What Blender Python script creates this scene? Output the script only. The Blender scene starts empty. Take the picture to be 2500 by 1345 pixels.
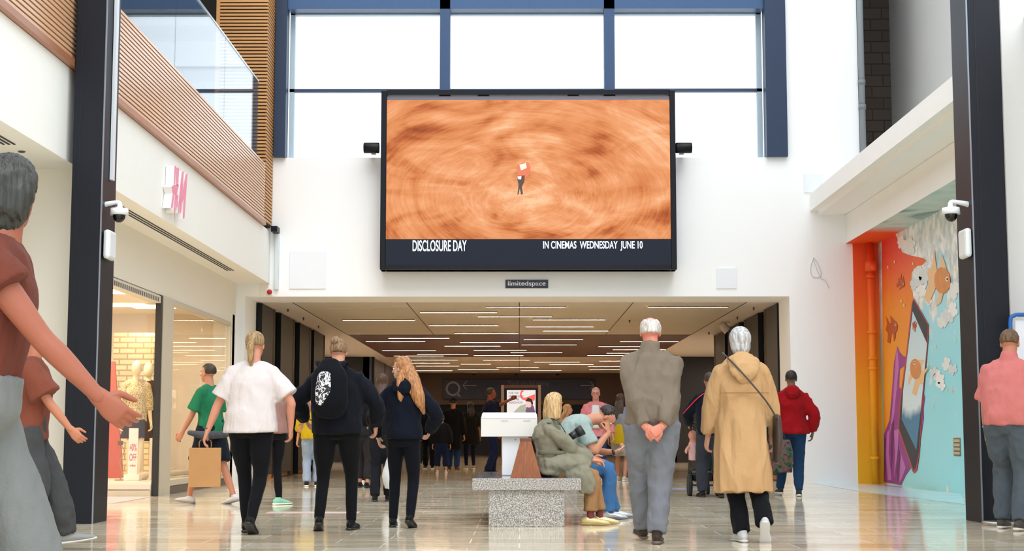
import bpy, bmesh, math, random
import numpy as np
from mathutils import Vector, Matrix, noise
R = math.radians
random.seed(7)
SC = bpy.context.scene
COL = SC.collection
# ------------------------------------------------------------------ camera, sky, exposure
F = 3700.0; EYE = Vector((0, 0, .84)); PITCH = math.atan(390 / F); YAW = math.atan(18 / F)
cam_d = bpy.data.cameras.new('camera'); cam = bpy.data.objects.new('camera', cam_d); COL.objects.link(cam)
cam.location = EYE; cam.rotation_euler = (math.pi / 2 + PITCH, 0, YAW)
cam_d.sensor_width = 36; cam_d.lens = 36 * F / 2500; cam_d.clip_end = 300; cam_d.clip_start = .05
SC.camera = cam
SC.view_settings.view_transform = 'Standard'; SC.view_settings.look = 'None'
SC.view_settings.gamma = 1; SC.view_settings.use_curve_mapping = False
SC.view_settings.exposure = 0.90
W = bpy.data.worlds.new('sky'); SC.world = W; W.use_nodes = True
bg = W.node_tree.nodes['Background']; bg.inputs[0].default_value = (.87, .94, 1, 1); bg.inputs[1].default_value = 1.15
sun_d = bpy.data.lights.new('sun', 'SUN'); sun = bpy.data.objects.new('sun', sun_d); COL.objects.link(sun)
sun_d.energy = .9; sun_d.angle = R(40); sun_d.color = (1, 1, .99); sun.rotation_euler = (R(38), R(12), 0); sun.location = (0, 10, 20)
SC.cycles.max_bounces = 10; SC.cycles.diffuse_bounces = 5; SC.cycles.glossy_bounces = 5; SC.cycles.transparent_max_bounces = 16
SC.cycles.use_denoising = True; SC.cycles.sample_clamp_indirect = 6; SC.cycles.caustics_reflective = False; SC.cycles.caustics_refractive = False
ROT = cam.rotation_euler.to_matrix()
def ray(px, py): return ROT @ Vector(((px - 1250) / F, -(py - 672.5) / F, -1))
def P(px, py, Y):
    d = ray(px, py); return EYE + d * (Y / d.y)
def onX(px, py, X):
    d = ray(px, py); return EYE + d * (X / d.x)
def onZ(px, py, z):
    d = ray(px, py); return EYE + d * ((z - EYE.z) / d.z)
# ------------------------------------------------------------------ materials
def C(h):
    h = h.lstrip('#'); v = [int(h[i:i + 2], 16) / 255 for i in (0, 2, 4)]
    return tuple((c / 12.92 if c <= .04045 else ((c + .055) / 1.055) ** 2.4) for c in v) + (1,)
_m = {}
class NT:
    def __init__(s, name):
        s.m = bpy.data.materials.new(name); s.m.use_nodes = True; s.t = s.m.node_tree; s.b = s.t.nodes['Principled BSDF']; s.out = s.t.nodes['Material Output']
    def n(s, ty, **k):
        nd = s.t.nodes.new(ty)
        for a, v in k.items():
            if a.startswith('i_'):
                nd.inputs[int(a[2:])].default_value = v
            else: setattr(nd, a, v)
        return nd
    def l(s, a, b): s.t.links.new(a, b)
    def obj(s): return s.n('ShaderNodeTexCoord').outputs['Object']
    def gen(s): return s.n('ShaderNodeTexCoord').outputs['Generated']
    def map(s, v, sc=(1, 1, 1), loc=(0, 0, 0), rot=(0, 0, 0)):
        m = s.n('ShaderNodeMapping'); s.l(v, m.inputs[0]); m.inputs[1].default_value = loc; m.inputs[2].default_value = rot; m.inputs[3].default_value = sc
        return m.outputs[0]
    def noise(s, v, scale=5, detail=3, dist=0, rough=.5):
        n = s.n('ShaderNodeTexNoise'); s.l(v, n.inputs['Vector']); n.inputs['Scale'].default_value = scale; n.inputs['Detail'].default_value = detail
        n.inputs['Distortion'].default_value = dist; n.inputs['Roughness'].default_value = rough; return n.outputs['Fac']
    def ramp(s, f, stops):
        r = s.n('ShaderNodeValToRGB'); s.l(f, r.inputs[0]); e = r.color_ramp.elements
        while len(e) < len(stops): e.new(.5)
        for el, (p, c) in zip(e, stops): el.position = p; el.color = C(c) if isinstance(c, str) else c
        return r.outputs[0]
    def mix(s, f, a, b, ty='MIX'):
        m = s.n('ShaderNodeMix', data_type='RGBA', blend_type=ty)
        for i, v in ((0, f), (6, a), (7, b)):
            if hasattr(v, 'is_linked'): s.l(v, m.inputs[i])
            else: m.inputs[i].default_value = C(v) if isinstance(v, str) else v
        return m.outputs[2]
    def math(s, op, a, b=None):
        m = s.n('ShaderNodeMath', operation=op)
        for i, v in ((0, a), (1, b)):
            if v is None: continue
            if hasattr(v, 'is_linked'): s.l(v, m.inputs[i])
            else: m.inputs[i].default_value = v
        return m.outputs[0]
    def bump(s, h, st=.3, d=.01):
        b = s.n('ShaderNodeBump'); b.inputs['Strength'].default_value = st; b.inputs['Distance'].default_value = d; s.l(h, b.inputs['Height']); s.l(b.outputs[0], s.b.inputs['Normal'])
    def set(s, col=None, rough=.5, metal=0, spec=.5):
        if col is not None:
            if hasattr(col, 'is_linked'): s.l(col, s.b.inputs['Base Color'])
            else: s.b.inputs['Base Color'].default_value = C(col) if isinstance(col, str) else col
        if hasattr(rough, 'is_linked'): s.l(rough, s.b.inputs['Roughness'])
        else: s.b.inputs['Roughness'].default_value = rough
        s.b.inputs['Metallic'].default_value = metal; s.b.inputs['Specular IOR Level'].default_value = spec
        return s.m
def mat(col, rough=.5, metal=0, var=.06, sc=6, bump=0, key=None, spec=.5):
    k = (col, rough, metal, var, sc, bump, spec)
    if k in _m: return _m[k]
    t = NT('paint_' + col.strip('#')); v = t.obj(); f = t.noise(v, sc, 3)
    c = t.mix(f, t.mix(1., col, (1 - var,) * 3 + (1,), 'MULTIPLY'), col)
    t.set(c, rough, metal, spec)
    if bump: t.bump(t.noise(v, sc * 6, 3), bump, .01)
    _m[k] = t.m; return t.m
def cloth(col, col2=None, fold=.5, sc=7, rough=.85, stretch=(1, 1, .35)):
    k = ('cloth', col, col2, fold, sc, stretch)
    if k in _m: return _m[k]
    t = NT('cloth_' + col.strip('#')); v = t.obj(); f = t.noise(t.map(v, stretch), sc, 3, .4); g = t.noise(v, 160, 2)
    k_ = lambda q, m: tuple(x * m for x in C(q)[:3]) + (1,)
    c = t.mix(f, k_(col, .80), k_(col2, .80) if col2 else k_(col, .62)); t.set(c, rough, 0, .12)
    t.b.inputs['Sheen Weight'].default_value = .03
    h = t.math('ADD', f, t.math('MULTIPLY', g, .06)); t.bump(h, min(1, fold * 1.3), .05)
    _m[k] = t.m; return t.m
def skin(col='#d9a184'):
    k = ('skin', col)
    if k in _m: return _m[k]
    t = NT('skin_' + col.strip('#')); v = t.obj(); c = t.mix(t.noise(v, 14, 3), t.mix(1., col, (.84, .84, .83, 1), 'MULTIPLY'), t.mix(1., col, (.78, .69, .64, 1), 'MULTIPLY'))
    t.set(c, .5, 0, .35); t.b.inputs['Subsurface Weight'].default_value = .12; t.b.inputs['Subsurface Radius'].default_value = (.02, .008, .005)
    _m[k] = t.m; return t.m
def hairm(col, col2):
    k = ('hair', col, col2)
    if k in _m: return _m[k]
    t = NT('hair_' + col.strip('#')); v = t.obj(); f = t.noise(t.map(v, (1, 1, .09)), 75, 3, .3); g = t.noise(t.map(v, (1, 1, .2)), 12, 2)
    c = t.mix(t.math('ADD', t.math('MULTIPLY', f, .7), t.math('MULTIPLY', g, .3)), col, col2)
    c2 = t.ramp(f, [(.3, (.55, .5, .45, 1)), (.62, (1, 1, 1, 1))]); t.set(t.mix(1., c, c2, 'MULTIPLY'), .42, 0, .4); t.bump(f, .6, .012)
    _m[k] = t.m; return t.m
def emit(col, st=1):
    k = ('emit', col, st)
    if k in _m: return _m[k]
    t = NT('glow_' + col.strip('#')); t.b.inputs['Base Color'].default_value = C(col); t.b.inputs['Emission Color'].default_value = C(col); t.b.inputs['Emission Strength'].default_value = st
    _m[k] = t.m; return t.m
def glass(tint=(.93, .97, .97, 1), ior=1.5, boost=1.0, key='g'):
    k = ('glass', tint, ior, boost)
    if k in _m: return _m[k]
    t = NT('clear_glass'); t.t.nodes.remove(t.b)
    lw = t.n('ShaderNodeLayerWeight'); lw.inputs[0].default_value = .5; fr = t.math('ADD', t.math('MULTIPLY', t.math('POWER', lw.outputs['Facing'], 5), .96), (ior - 1) ** 2 / (ior + 1) ** 2)
    tr = t.n('ShaderNodeBsdfTransparent'); tr.inputs[0].default_value = tint
    gl = t.n('ShaderNodeBsdfAnisotropic'); gl.inputs['Roughness'].default_value = .02
    mx = t.n('ShaderNodeMixShader'); f = t.math('MULTIPLY', fr, boost); f = t.math('MINIMUM', f, .98)
    t.l(f, mx.inputs[0]); t.l(tr.outputs[0], mx.inputs[1]); t.l(gl.outputs[0], mx.inputs[2]); t.l(mx.outputs[0], t.out.inputs[0])
    _m[k] = t.m; return t.m
# ------------------------------------------------------------------ mesh builder
class MB:
    def __init__(s): s.b = bmesh.new(); s.mi = 0
    def q(s, pts, mi=None):
        f = s.b.faces.new([s.b.verts.new(p) for p in pts]); f.material_index = s.mi if mi is None else mi; return s
    def box(s, x0, x1, y0, y1, z0, z1, bev=0, mi=None):
        b = bmesh.new(); bmesh.ops.create_cube(b, size=1)
        for v in b.verts: v.co = Vector(((x0 + x1) / 2 + v.co.x * (x1 - x0), (y0 + y1) / 2 + v.co.y * (y1 - y0), (z0 + z1) / 2 + v.co.z * (z1 - z0)))
        if bev: bmesh.ops.bevel(b, geom=b.edges[:], offset=bev, segments=2, affect='EDGES', profile=.5)
        s.add(b, mi=mi); return s
    def add(s, b, M=None, mi=None):
        vm = {}
        for v in b.verts: vm[v] = s.b.verts.new(M @ v.co if M else v.co)
        for f in b.faces:
            try: g = s.b.faces.new([vm[v] for v in f.verts]); g.material_index = s.mi if mi is None else mi; g.smooth = f.smooth
            except ValueError: pass
        b.free(); return s
    def prism(s, pts, off, mi=None):
        """polygon of 3-D points extruded along the vector off"""
        off = Vector(off); a = [s.b.verts.new(p) for p in pts]; c = [s.b.verts.new(Vector(p) + off) for p in pts]; n = len(a); fs = []
        fs.append(s.b.faces.new(a)); fs.append(s.b.faces.new(c[::-1]))
        for i in range(n): fs.append(s.b.faces.new((a[i], c[i], c[(i + 1) % n], a[(i + 1) % n])))
        for f in fs: f.material_index = s.mi if mi is None else mi
        return s
    def ell(s, c, r, rot=None, u=20, v=14, fn=None, mi=None):
        b = bmesh.new(); bmesh.ops.create_uvsphere(b, u_segments=u, v_segments=v, radius=1)
        for w in b.verts:
            d = w.co.copy(); k = fn(d) if fn else 1
            p = Vector((d.x * r[0], d.y * r[1], d.z * r[2])) * k
            if rot: p = rot @ p
            w.co = Vector(c) + p
        for f in b.faces: f.smooth = True
        return s.add(b, mi=mi)
    def tube(s, pts, rad, lat=(1, 0, 0), n=16, sub=3, rnd=False, mi=None, smooth=True):
        pts = [Vector(p) for p in pts]; rad = [(r, r) if not isinstance(r, (tuple, list)) else r for r in (rad if isinstance(rad, (list, tuple)) and len(rad) == len(pts) else [rad] * len(pts))]
        P2, R2 = [], []
        m = len(pts)
        for i in range(m - 1):
            p0, p1, p2, p3 = pts[max(i - 1, 0)], pts[i], pts[i + 1], pts[min(i + 2, m - 1)]
            for k in range(sub):
                t = k / sub; t2, t3 = t * t, t ** 3
                P2.append(.5 * ((2 * p1) + (p2 - p0) * t + (2 * p0 - 5 * p1 + 4 * p2 - p3) * t2 + (3 * p1 - p0 - 3 * p2 + p3) * t3))
                u = t * t * (3 - 2 * t) if sub > 1 else t
                R2.append((rad[i][0] * (1 - u) + rad[i + 1][0] * u, rad[i][1] * (1 - u) + rad[i + 1][1] * u))
        P2.append(pts[-1]); R2.append(rad[-1])
        if rnd:
            t0 = (P2[0] - P2[1]).normalized(); t1 = (P2[-1] - P2[-2]).normalized(); r0, r1 = min(R2[0]), min(R2[-1])
            A = [(P2[0] + t0 * r0 * math.sin(a), math.cos(a)) for a in (1.35, .9, .45)]; B = [(P2[-1] + t1 * r1 * math.sin(a), math.cos(a)) for a in (.45, .9, 1.35)]
            R2 = [(R2[0][0] * c, R2[0][1] * c) for _, c in A] + R2 + [(R2[-1][0] * c, R2[-1][1] * c) for _, c in B]
            P2 = [p for p, _ in A] + P2 + [p for p, _ in B]
        rings = []; lat = Vector(lat)
        for i, p in enumerate(P2):
            t = (P2[min(i + 1, len(P2) - 1)] - P2[max(i - 1, 0)]); t = t.normalized() if t.length > 1e-9 else Vector((0, 0, 1))
            a = lat - t * lat.dot(t)
            if a.length < .15: a = Vector((0, 1, 0)) - t * t.y
            a.normalize(); c = t.cross(a)
            rings.append([s.b.verts.new(p + a * math.cos(2 * math.pi * k / n) * R2[i][0] + c * math.sin(2 * math.pi * k / n) * R2[i][1]) for k in range(n)])
        M = s.mi if mi is None else mi
        for i in range(len(rings) - 1):
            for k in range(n):
                f = s.b.faces.new((rings[i][k], rings[i][(k + 1) % n], rings[i + 1][(k + 1) % n], rings[i + 1][k])); f.smooth = smooth; f.material_index = M
        f = s.b.faces.new(rings[0][::-1]); f.material_index = M; f = s.b.faces.new(rings[-1]); f.material_index = M
        return s
    def mesh(s, name='m'):
        me = bpy.data.meshes.new(name); bmesh.ops.recalc_face_normals(s.b, faces=s.b.faces[:]); s.b.to_mesh(me); s.b.free(); return me
    def build(s, name, mats, parent=None, **props):
        me = s.mesh(name)
        for m in (mats if isinstance(mats, (list, tuple)) else [mats]): me.materials.append(m)
        o = bpy.data.objects.new(name, me); COL.objects.link(o)
        if parent: o.parent = parent
        for k, v in props.items(): o[k] = v
        return o
def box(name, x0, x1, y0, y1, z0, z1, m, parent=None, bev=0, **props): return MB().box(x0, x1, y0, y1, z0, z1, bev).build(name, m, parent, **props)
def struct(o): o['kind'] = 'structure'; return o
def tag(o, label, cat, group=None):
    o['label'] = label; o['category'] = cat
    if group: o['group'] = group
    return o
def thing(name, label, cat, loc=(0, 0, 0), rz=0, group=None):
    o = bpy.data.objects.new(name, None); COL.objects.link(o); o.location = loc; o.rotation_euler = (0, 0, rz); o.empty_display_size = .2
    return tag(o, label, cat, group)
def text(s, name, x0, x1, y, z0, z1, m, parent=None, ext=.004, face='-Y', bold=0, shear=0, X=0):
    """lettering fitted into a rectangle on a wall: face -Y means it reads from the camera's side"""
    z0, z1 = min(z0, z1), max(z0, z1)
    cu = bpy.data.curves.new(name, 'FONT'); cu.body = s; cu.extrude = 0; cu.offset = bold; cu.shear = shear
    t = bpy.data.objects.new(name, cu); COL.objects.link(t); bpy.context.view_layer.update()
    me = bpy.data.meshes.new_from_object(t.evaluated_get(bpy.context.evaluated_depsgraph_get())); bpy.data.objects.remove(t)
    bm = bmesh.new(); bm.from_mesh(me); bpy.data.meshes.remove(me)
    xs = [v.co.x for v in bm.verts]; ys = [v.co.y for v in bm.verts]; a, b, c, d = min(xs), max(xs), min(ys), max(ys)
    for v in bm.verts: v.co = Vector((x0 + (v.co.x - a) / (b - a) * (x1 - x0), y, z0 + (v.co.y - c) / (d - c) * (z1 - z0)))
    if ext:
        r = bmesh.ops.extrude_face_region(bm, geom=bm.faces[:])
        for v in [g for g in r['geom'] if isinstance(g, bmesh.types.BMVert)]: v.co.y -= ext
    mb = MB(); mb.add(bm); return mb.build(name, m, parent)
# ================================================================== THE SETTING
WH = mat('#f5f6f7', .6, var=.03, sc=1.5); CREAM = mat('#efe9dc', .6, var=.03, sc=1.5); NAVY = mat('#0c111d', .45, var=.1, sc=2, spec=.3)
NAVYB = mat('#1f3350', .4, var=.1, sc=2); GREYD = mat('#3c3d3c', .5, var=.08, sc=2); BLACK = mat('#08090d', .4, spec=.25); PALEB = mat('#b9cbd6', .4)
YB = 26.8; XL = -4.44; XS = -5.03; XR = 5.81; XM = 6.38
def floor_mat():
    t = NT('polished_stone_planks'); v = t.obj()
    br = t.n('ShaderNodeTexBrick'); t.l(t.map(v, (1, 1, 1)), br.inputs['Vector'])
    br.offset = .37; br.offset_frequency = 2; br.squash = 1
    for k, x in (('Scale', 1), ('Mortar Size', .006), ('Mortar Smooth', .1), ('Bias', 0), ('Brick Width', 1.05), ('Row Height', .5)): br.inputs[k].default_value = x
    br.inputs['Color1'].default_value = (0, 0, 0, 1); br.inputs['Color2'].default_value = (1, 1, 1, 1); br.inputs['Mortar'].default_value = (.5, .5, .5, 1)
    cell = t.ramp(br.outputs['Color'], [(0, '#efe6d4'), (.3, '#d2c3a6'), (.5, '#b5a289'), (.75, '#efe4cb'), (1, '#cbc2b4')])
    vein = t.noise(t.map(v, (.22, 1.7, 1)), 2.6, 6, .7, .62)
    c = t.mix(.5, cell, t.ramp(vein, [(.32, '#a08c6e'), (.48, '#d6c8aa'), (.66, '#f5ecd9')]), 'MIX')
    c = t.mix(br.outputs['Fac'], c, '#fbf7ee')
    rg = t.ramp(t.noise(t.map(v, (.6, 2, 1)), 2.5, 4), [(.3, (.055,) * 3 + (1,)), (.7, (.13,) * 3 + (1,))])
    t.set(c, rg, 0, .5); t.bump(t.noise(v, 1.6, 3), .03, .02); return t.m
FL = floor_mat()
struct(MB().box(-12, 12, -4, 66, -.1, 0).build('floor', FL))
t = NT('painted_floor'); v = t.obj(); t.set(t.mix(t.noise(v, 1.2, 4), '#bfe6ee', '#eaf5f5'), .16, 0, .6)
q = [onZ(1985, 1180, 0), onZ(2070, 1178, 0), onZ(2346, 1205, 0), onZ(2356, 1231, 0), onZ(2100, 1200, 0)]
struct(MB().prism([(p.x, p.y, .001) for p in q], (0, 0, .002)).build('floor_painted_corner', t.m))
struct(box('floor_shop_threshold', -5.9, XS, 18.9, 21.0, .001, .004, mat('#d5cfd6', .2, var=.1)))
# ---- left side
sl = struct(box('wall_left', XS - .3, XL, 2, YB, 3.52, 4.448, mat('#f5f4ef', .6, var=.03)))
struct(box('wall_left_bulkhead', XS - .3, XS, 15.6, YB, 2.80, 3.52, CREAM))
struct(box('wall_left_pier', XS - 1.5, XL, 15.13, 15.7, 0, 3.52, CREAM))
struct(box('wall_left_near', XS - .3, XS, 2, 15.13, 0, 3.52, CREAM))
struct(box('baseboard_left', XS, XL - .002, 15.10, 15.13, 0, .14, mat('#77736c', .5)))
struct(box('wall_left_end', XS - .3, XS, 26.32, YB, 0, 2.80, CREAM))
# slot grilles in the soffit
def slot(name, x, y0, y1, lab):
    mb = MB()
    for i in range(3): mb.box(x + i * .05, x + i * .05 + .018, y0, y1, 3.512, 3.5195)
    return tag(mb.build(name, mat('#2b2a28', .6)), lab, 'ceiling vent')
slot('air_slot_grille', -4.78, 17.4, 24.6, 'long dark air slots in the soffit below the wood slats, beside the pink letters')
slot('air_slot_grille', -4.78, 11.0, 13.8, 'short dark air slots in the soffit near the left edge of the photo')
tag(MB().ell((-4.72, 14.15, 3.515), (.035, .035, .012)).build('sprinkler', mat('#55504a', .5)), 'tiny round sprinkler cap in the soffit left of the dark column', 'sprinkler')
# ---- wooden slat front of the gallery
t = NT('oak_slats'); v = t.obj(); g = t.noise(t.map(v, (6, .35, 14)), 5, 4, .6); t.set(t.mix(g, '#cb9468', '#e9c4a0'), .24, 0, .9); OAK = t.m
t = NT('oak_tower_slats'); v = t.obj(); g = t.noise(t.map(v, (.8, .8, 14)), 5, 4, .6); t.set(t.mix(g, '#b57c46', '#d6a468'), .4, 0, .5); OAKT = t.m
GAP = mat('#3a1f16', .7)
def slats_left(y0, y1):
    root = thing('slatted_gallery_front', 'band of horizontal wooden slats fronting the upper gallery above the pink letters' if y0 > 10 else 'x', 'wood cladding', (XL, (y0 + y1) / 2, 4.49))
    inv = Matrix.Translation(-root.location)
    def add(mb, n, m): o = mb.build(n, m, root); o.matrix_parent_inverse = inv; return o
    add(MB().box(XL - .12, XL + .0, y0, y1, 4.452, 5.5), 'backing_board', GAP)
    mb = MB(); mb.box(XL + .001, XL + .06, y0, y1, 4.45, 4.525, .003)
    add(mb, 'edge_board', mat('#a96f4d', .3, var=.15, sc=3))
    mb = MB()
    for i in range(20):
        z = 4.545 + i * .0502; mb.box(XL, XL + .03, y0, y1, z, z + .032)
    add(mb, 'slat', OAK); return root
slats_left(2, 25.96)['label'] = 'band of horizontal wooden slats fronting the upper gallery above the pink letters'
struct(box('floor_gallery', -9, XL - .13, 2, YB + .6, 5.0, 5.45, WH))
struct(box('wall_gallery_back', -9.2, -9, 2, YB + .6, 5.45, 9.2, mat('#8d9092', .7)))
struct(box('ceiling_gallery', -9.2, -5.4, 2, 33, 9.1, 9.3, mat('#4a4744', .7)))
struct(box('wall_gallery_end', -9.2, -5.3, YB + .6, YB + .8, 5.45, 9.1, mat('#5b554d', .8)))
# glass balustrade
bal = thing('glass_balustrade', 'frameless clear glass balustrade panel with thin top rail along the upper gallery', 'balustrade', (XL - .05, 15, 5.5))
inv = Matrix.Translation(-bal.location)
for a, b in ((5.2, 10.4), (10.42, 15.4), (15.42, 19.3), (19.32, 22.6), (22.62, 25.55)):
    o = MB().box(XL - .056, XL - .044, a, b, 5.535, 6.88).build('glass_pane', glass((.86, .92, .94, 1), 1.5, 1.3), bal); o.matrix_parent_inverse = inv
o = MB().box(XL - .065, XL - .035, 5.2, 25.57, 6.88, 6.905).build('top_rail', mat('#cfd6d8', .25, .8), bal); o.matrix_parent_inverse = inv
# slatted tower
tw = thing('slatted_tower', 'tall pier clad in horizontal wooden slats beside the big atrium window', 'wood cladding', (-4.85, 26.4, 5.5))
inv = Matrix.Translation(-tw.location)
o = MB().box(-5.25, XL + .0, 26.03, YB - .02, 4.52, 12).build('backing_board', GAP, tw); o.matrix_parent_inverse = inv
mb = MB(); z = 4.55
while z < 11.9:
    mb.box(-5.28, XL + .03, 26.0, 26.03, z, z + .036); mb.box(XL, XL + .03, 26.03, YB - .02, z, z + .036); z += .0615
o = mb.build('slat', OAKT, tw); o.matrix_parent_inverse = inv
o = MB().box(-5.32, -5.26, 25.97, 26.1, 5.5, 12).build('edge_board', OAKT, tw); o.matrix_parent_inverse = inv
# ---- end wall of the atrium with the passage opening and the window
XO0, XO1, ZO = -4.87, 4.79, 3.29
struct(MB().box(XS - .3, XO0, YB, YB + 1.15, 0, 5.79).box(XO1, 6.1, YB, YB + 1.15, 0, 5.79).box(XO0, XO1, YB, YB + 1.15, ZO, 5.79).box(4.73, 6.1, YB, YB + .6, 5.79, 12.5).box(-5.2, -4.33, YB, YB + .6, 5.79, 12.5).build('wall_end', WH))
struct(box('trim_1', XL - .02, XO0 + .25, YB - .006, YB, 3.30, 3.52, CREAM))
# window: columns, transoms, panes
wz0, wz1 = 5.79, 12.4
def col(name, x0, x1, y0, y1, z0, z1, m): return struct(box(name, x0, x1, y0, y1, z0, z1, m))
def PX(px, Y=YB, py=300): return P(px, py, Y).x
col('trim_2', PX(671), PX(699), YB - .1, YB + .2, wz0, wz1, NAVYB)
col('trim_3', PX(1869), PX(1920), YB - .1, YB + .2, wz0, wz1, NAVYB)
for i, (a, b) in enumerate(((1073, 1098), (1476, 1502))): col('trim_%d' % (4 + i), PX(a), PX(b), YB - .02, YB + .25, wz0, wz1, mat('#2f4a70', .4))
win = struct(bpy.data.objects.new('window_1', None)); COL.objects.link(win); win.location = (0, YB + .4, wz0)
inv = Matrix.Translation(-win.location)
def wpart(mb, n, m): o = mb.build(n, m, win); o.matrix_parent_inverse = inv; return o
zt = P(1250, 22, YB).z; zb = P(1250, 221, YB + .3).z
fm = MB(); Xa, Xb = PX(699), PX(1869)
for x0, x1 in ((Xa, PX(711)), (PX(1856), Xb)): fm.box(x0, x1, YB + .3, YB + .42, wz0, wz1)
fm.box(Xa, Xb, YB + .3, YB + .42, P(1250, 36, YB + .3).z, zt + .02)
wpart(fm, 'window_frame', PALEB)
wpart(MB().box(Xa, Xb, YB - .02, YB + .3, zt, zt + .33), 'transom', mat('#35557f', .4))
wpart(MB().box(Xa, Xb, YB + .3, YB + .38, zb - .025, zb + .035), 'glazing_bar', mat('#2c3e5c', .4))
gx = [PX(711), PX(1073), PX(1098), PX(1476), PX(1502), PX(1856)]
for i in (0, 2, 4):
    for z0, z1 in ((wz0, zb - .025), (zb + .035, zt + .02), (zt + .3, wz1)): wpart(MB().box(gx[i], gx[i + 1], YB + .34, YB + .352, z0, z1), 'pane', glass((.97, .985, 1, 1), 1.45))
# pale building and parapet outside
t = NT('pale_outer_brick'); br = t.n('ShaderNodeTexBrick'); v = t.obj(); m = t.map(v, (1, 1, 1), rot=(R(90), 0, 0)); t.l(m, br.inputs['Vector'])
for k, x in (('Scale', 1.6), ('Mortar Size', .012), ('Brick Width', .5), ('Row Height', .16)): br.inputs[k].default_value = x
br.inputs['Color1'].default_value = C('#fbf4e6'); br.inputs['Color2'].default_value = C('#f7f2ea'); br.inputs['Mortar'].default_value = C('#e9e6e2'); t.set(br.outputs[0], .8)
ob = thing('outer_building', 'pale overexposed brick building seen through the big atrium window', 'building', (0, 46, 4))
inv = Matrix.Translation(-ob.location)
o = MB().box(-14, 16, 46, 50, 3.6, 9.4).build('brick_wall', t.m, ob); o.matrix_parent_inverse = inv
o = MB().box(-14, 16, 45.9, 46, 9.4, 9.8).box(-14, 16, 45.93, 46, 12.2, 12.3).box(-14, 16, 46, 50, 9.4, 13).build('upper_cladding', mat('#f8fafc', .6), ob); o.matrix_parent_inverse = inv
struct(box('roof_1', -9, 10, 28.3, 62, 3.55, 3.75, mat('#e8e8e6', .8)))
o = thing('roof_handrail', 'thin pale handrail on the roof outside the atrium window', 'handrail', (3, 30, 3.75))
for k in range(8): MB().box(-7 + k * 2, -6.96 + k * 2, -.02, .02, 0, 2.9 if k == 9 else 2.28).build('upright', mat('#dfe5ea', .4), o)
MB().box(-7.1, 7.1, -.025, .025, 2.28, 2.33).build('rail', mat('#dfe5ea', .4), o)
# ---- access panels, pipe, alarm, box on the end wall
def wallpanel(x0, y0, x1, y1, lab):
    a, b = P(x0, y1, YB), P(x1, y0, YB); return tag(box('access_panel', a.x, b.x, YB - .02, YB, a.z, b.z, mat('#e9edf3', .45, var=.02)), lab, 'wall panel')
wallpanel(707, 614, 797, 705, 'square pale access panel in the white wall near the red alarm dome')
wallpanel(1749, 655, 1797, 704, 'small pale access panel just right of the big screen\'s lower corner')
wallpanel(1963, 425, 2008, 470, 'small pale access panel high on the white wall beside the sloping ledge')
a, b = P(671, 708, YB), P(683, 571, YB)
tag(MB().box(a.x, b.x, YB - .08, YB, a.z, b.z, .01).build('cable_trunking', mat('#d3dade', .45)), 'vertical grey cable trunking in the corner above the red alarm dome', 'trunking')
a, b = P(663, 567, 26.6), P(679, 553, 26.6)
tag(MB().box(a.x, b.x, 26.5, YB, a.z, b.z, .008).build('floodlight', BLACK), 'little black box light at the lower end of the wooden slats', 'light')
c = P(658, 713, YB - .04)
o = thing('alarm_beacon', 'red dome alarm beacon on a white base above the passage corner', 'alarm', (c.x, YB, c.z))
MB().box(-.06, .06, -.03, 0, -.06, .07, .008).build('base_plate', mat('#f0efec', .4), o)
MB().ell((0, -.04, 0), (.047, .045, .047)).build('dome', mat('#b3121b', .18), o)
# ---- right side: mural recess, beams, upper recess
ZL = 4.23
struct(MB().box(XR, XR + .6, 2, 15.2, ZL, 4.74).box(XR, XM, 15.2, YB + .02, ZL + .005, 4.74).build('wall_right_lintel', mat('#f4f3f0', .7, var=.06, sc=2, bump=.3)))
t = NT('painted_lintel_soffit'); v = t.obj(); n1 = t.noise(v, 1.1, 5, .8)
t.set(t.mix(t.math('GREATER_THAN', t.n('ShaderNodeSeparateXYZ').outputs[1], 25.0), '#a9c9c9', '#e8551a'), .6)
sx = t.n('ShaderNodeSeparateXYZ'); t.l(v, sx.inputs[0]); gt = t.n('ShaderNodeMapRange'); t.l(sx.outputs[1], gt.inputs[0]); gt.inputs[1].default_value = 24.6; gt.inputs[2].default_value = 25.3
c = t.mix(gt.outputs[0], t.ramp(n1, [(.3, '#7d9aa2'), (.45, '#b5cfc8'), (.6, '#cfdcd6'), (.75, '#9ab3c4')]), '#ee5a12'); t.set(c, .6)
struct(box('ceiling_mural_soffit', XR + .001, XM + .3, 15.2, YB, ZL, ZL + .004, t.m))
struct(MB().box(5.33, XR + .6, 2, YB, 4.745, 5.02).box(5.19, 5.33, 2, YB, 4.82, 5.12).box(5.33, 6.9, 2, YB, 5.02, 5.1).build('wall_right_beam', mat('#f6f6f4', .65, var=.04, sc=2, bump=.15)))
struct(box('wall_right_upper', 7.19, 7.4, 15, 30, 5.1, 12.5, mat('#cfcecb', .7, var=.12, sc=.6)))
struct(box('ceiling_upper_recess', 6.1, 7.4, 26.0, 30, 12.0, 12.2, mat('#57534e', .8)))
t = NT('dark_blockwork'); br = t.n('ShaderNodeTexBrick'); v = t.obj(); t.l(t.map(v, (1, 1, 1), rot=(R(90), 0, 0)), br.inputs['Vector'])
for k, x in (('Scale', 1), ('Mortar Size', .012), ('Brick Width', .44), ('Row Height', .222)): br.inputs[k].default_value = x
br.inputs['Color1'].default_value = C('#4a4542'); br.inputs['Color2'].default_value = C('#3c3a3b'); br.inputs['Mortar'].default_value = C('#1f1d1d')
t.set(t.mix(t.math('MULTIPLY', t.noise(v, 1.3, 2), .5), br.outputs[0], '#5c4630'), .9)
struct(box('wall_block', 6.0, 7.3, 28.8, 29, 4.9, 12.5, t.m)); struct(box('wall_block_side', 6.0, 6.1, YB + .6, 28.8, 4.9, 12.5, t.m))
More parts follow.
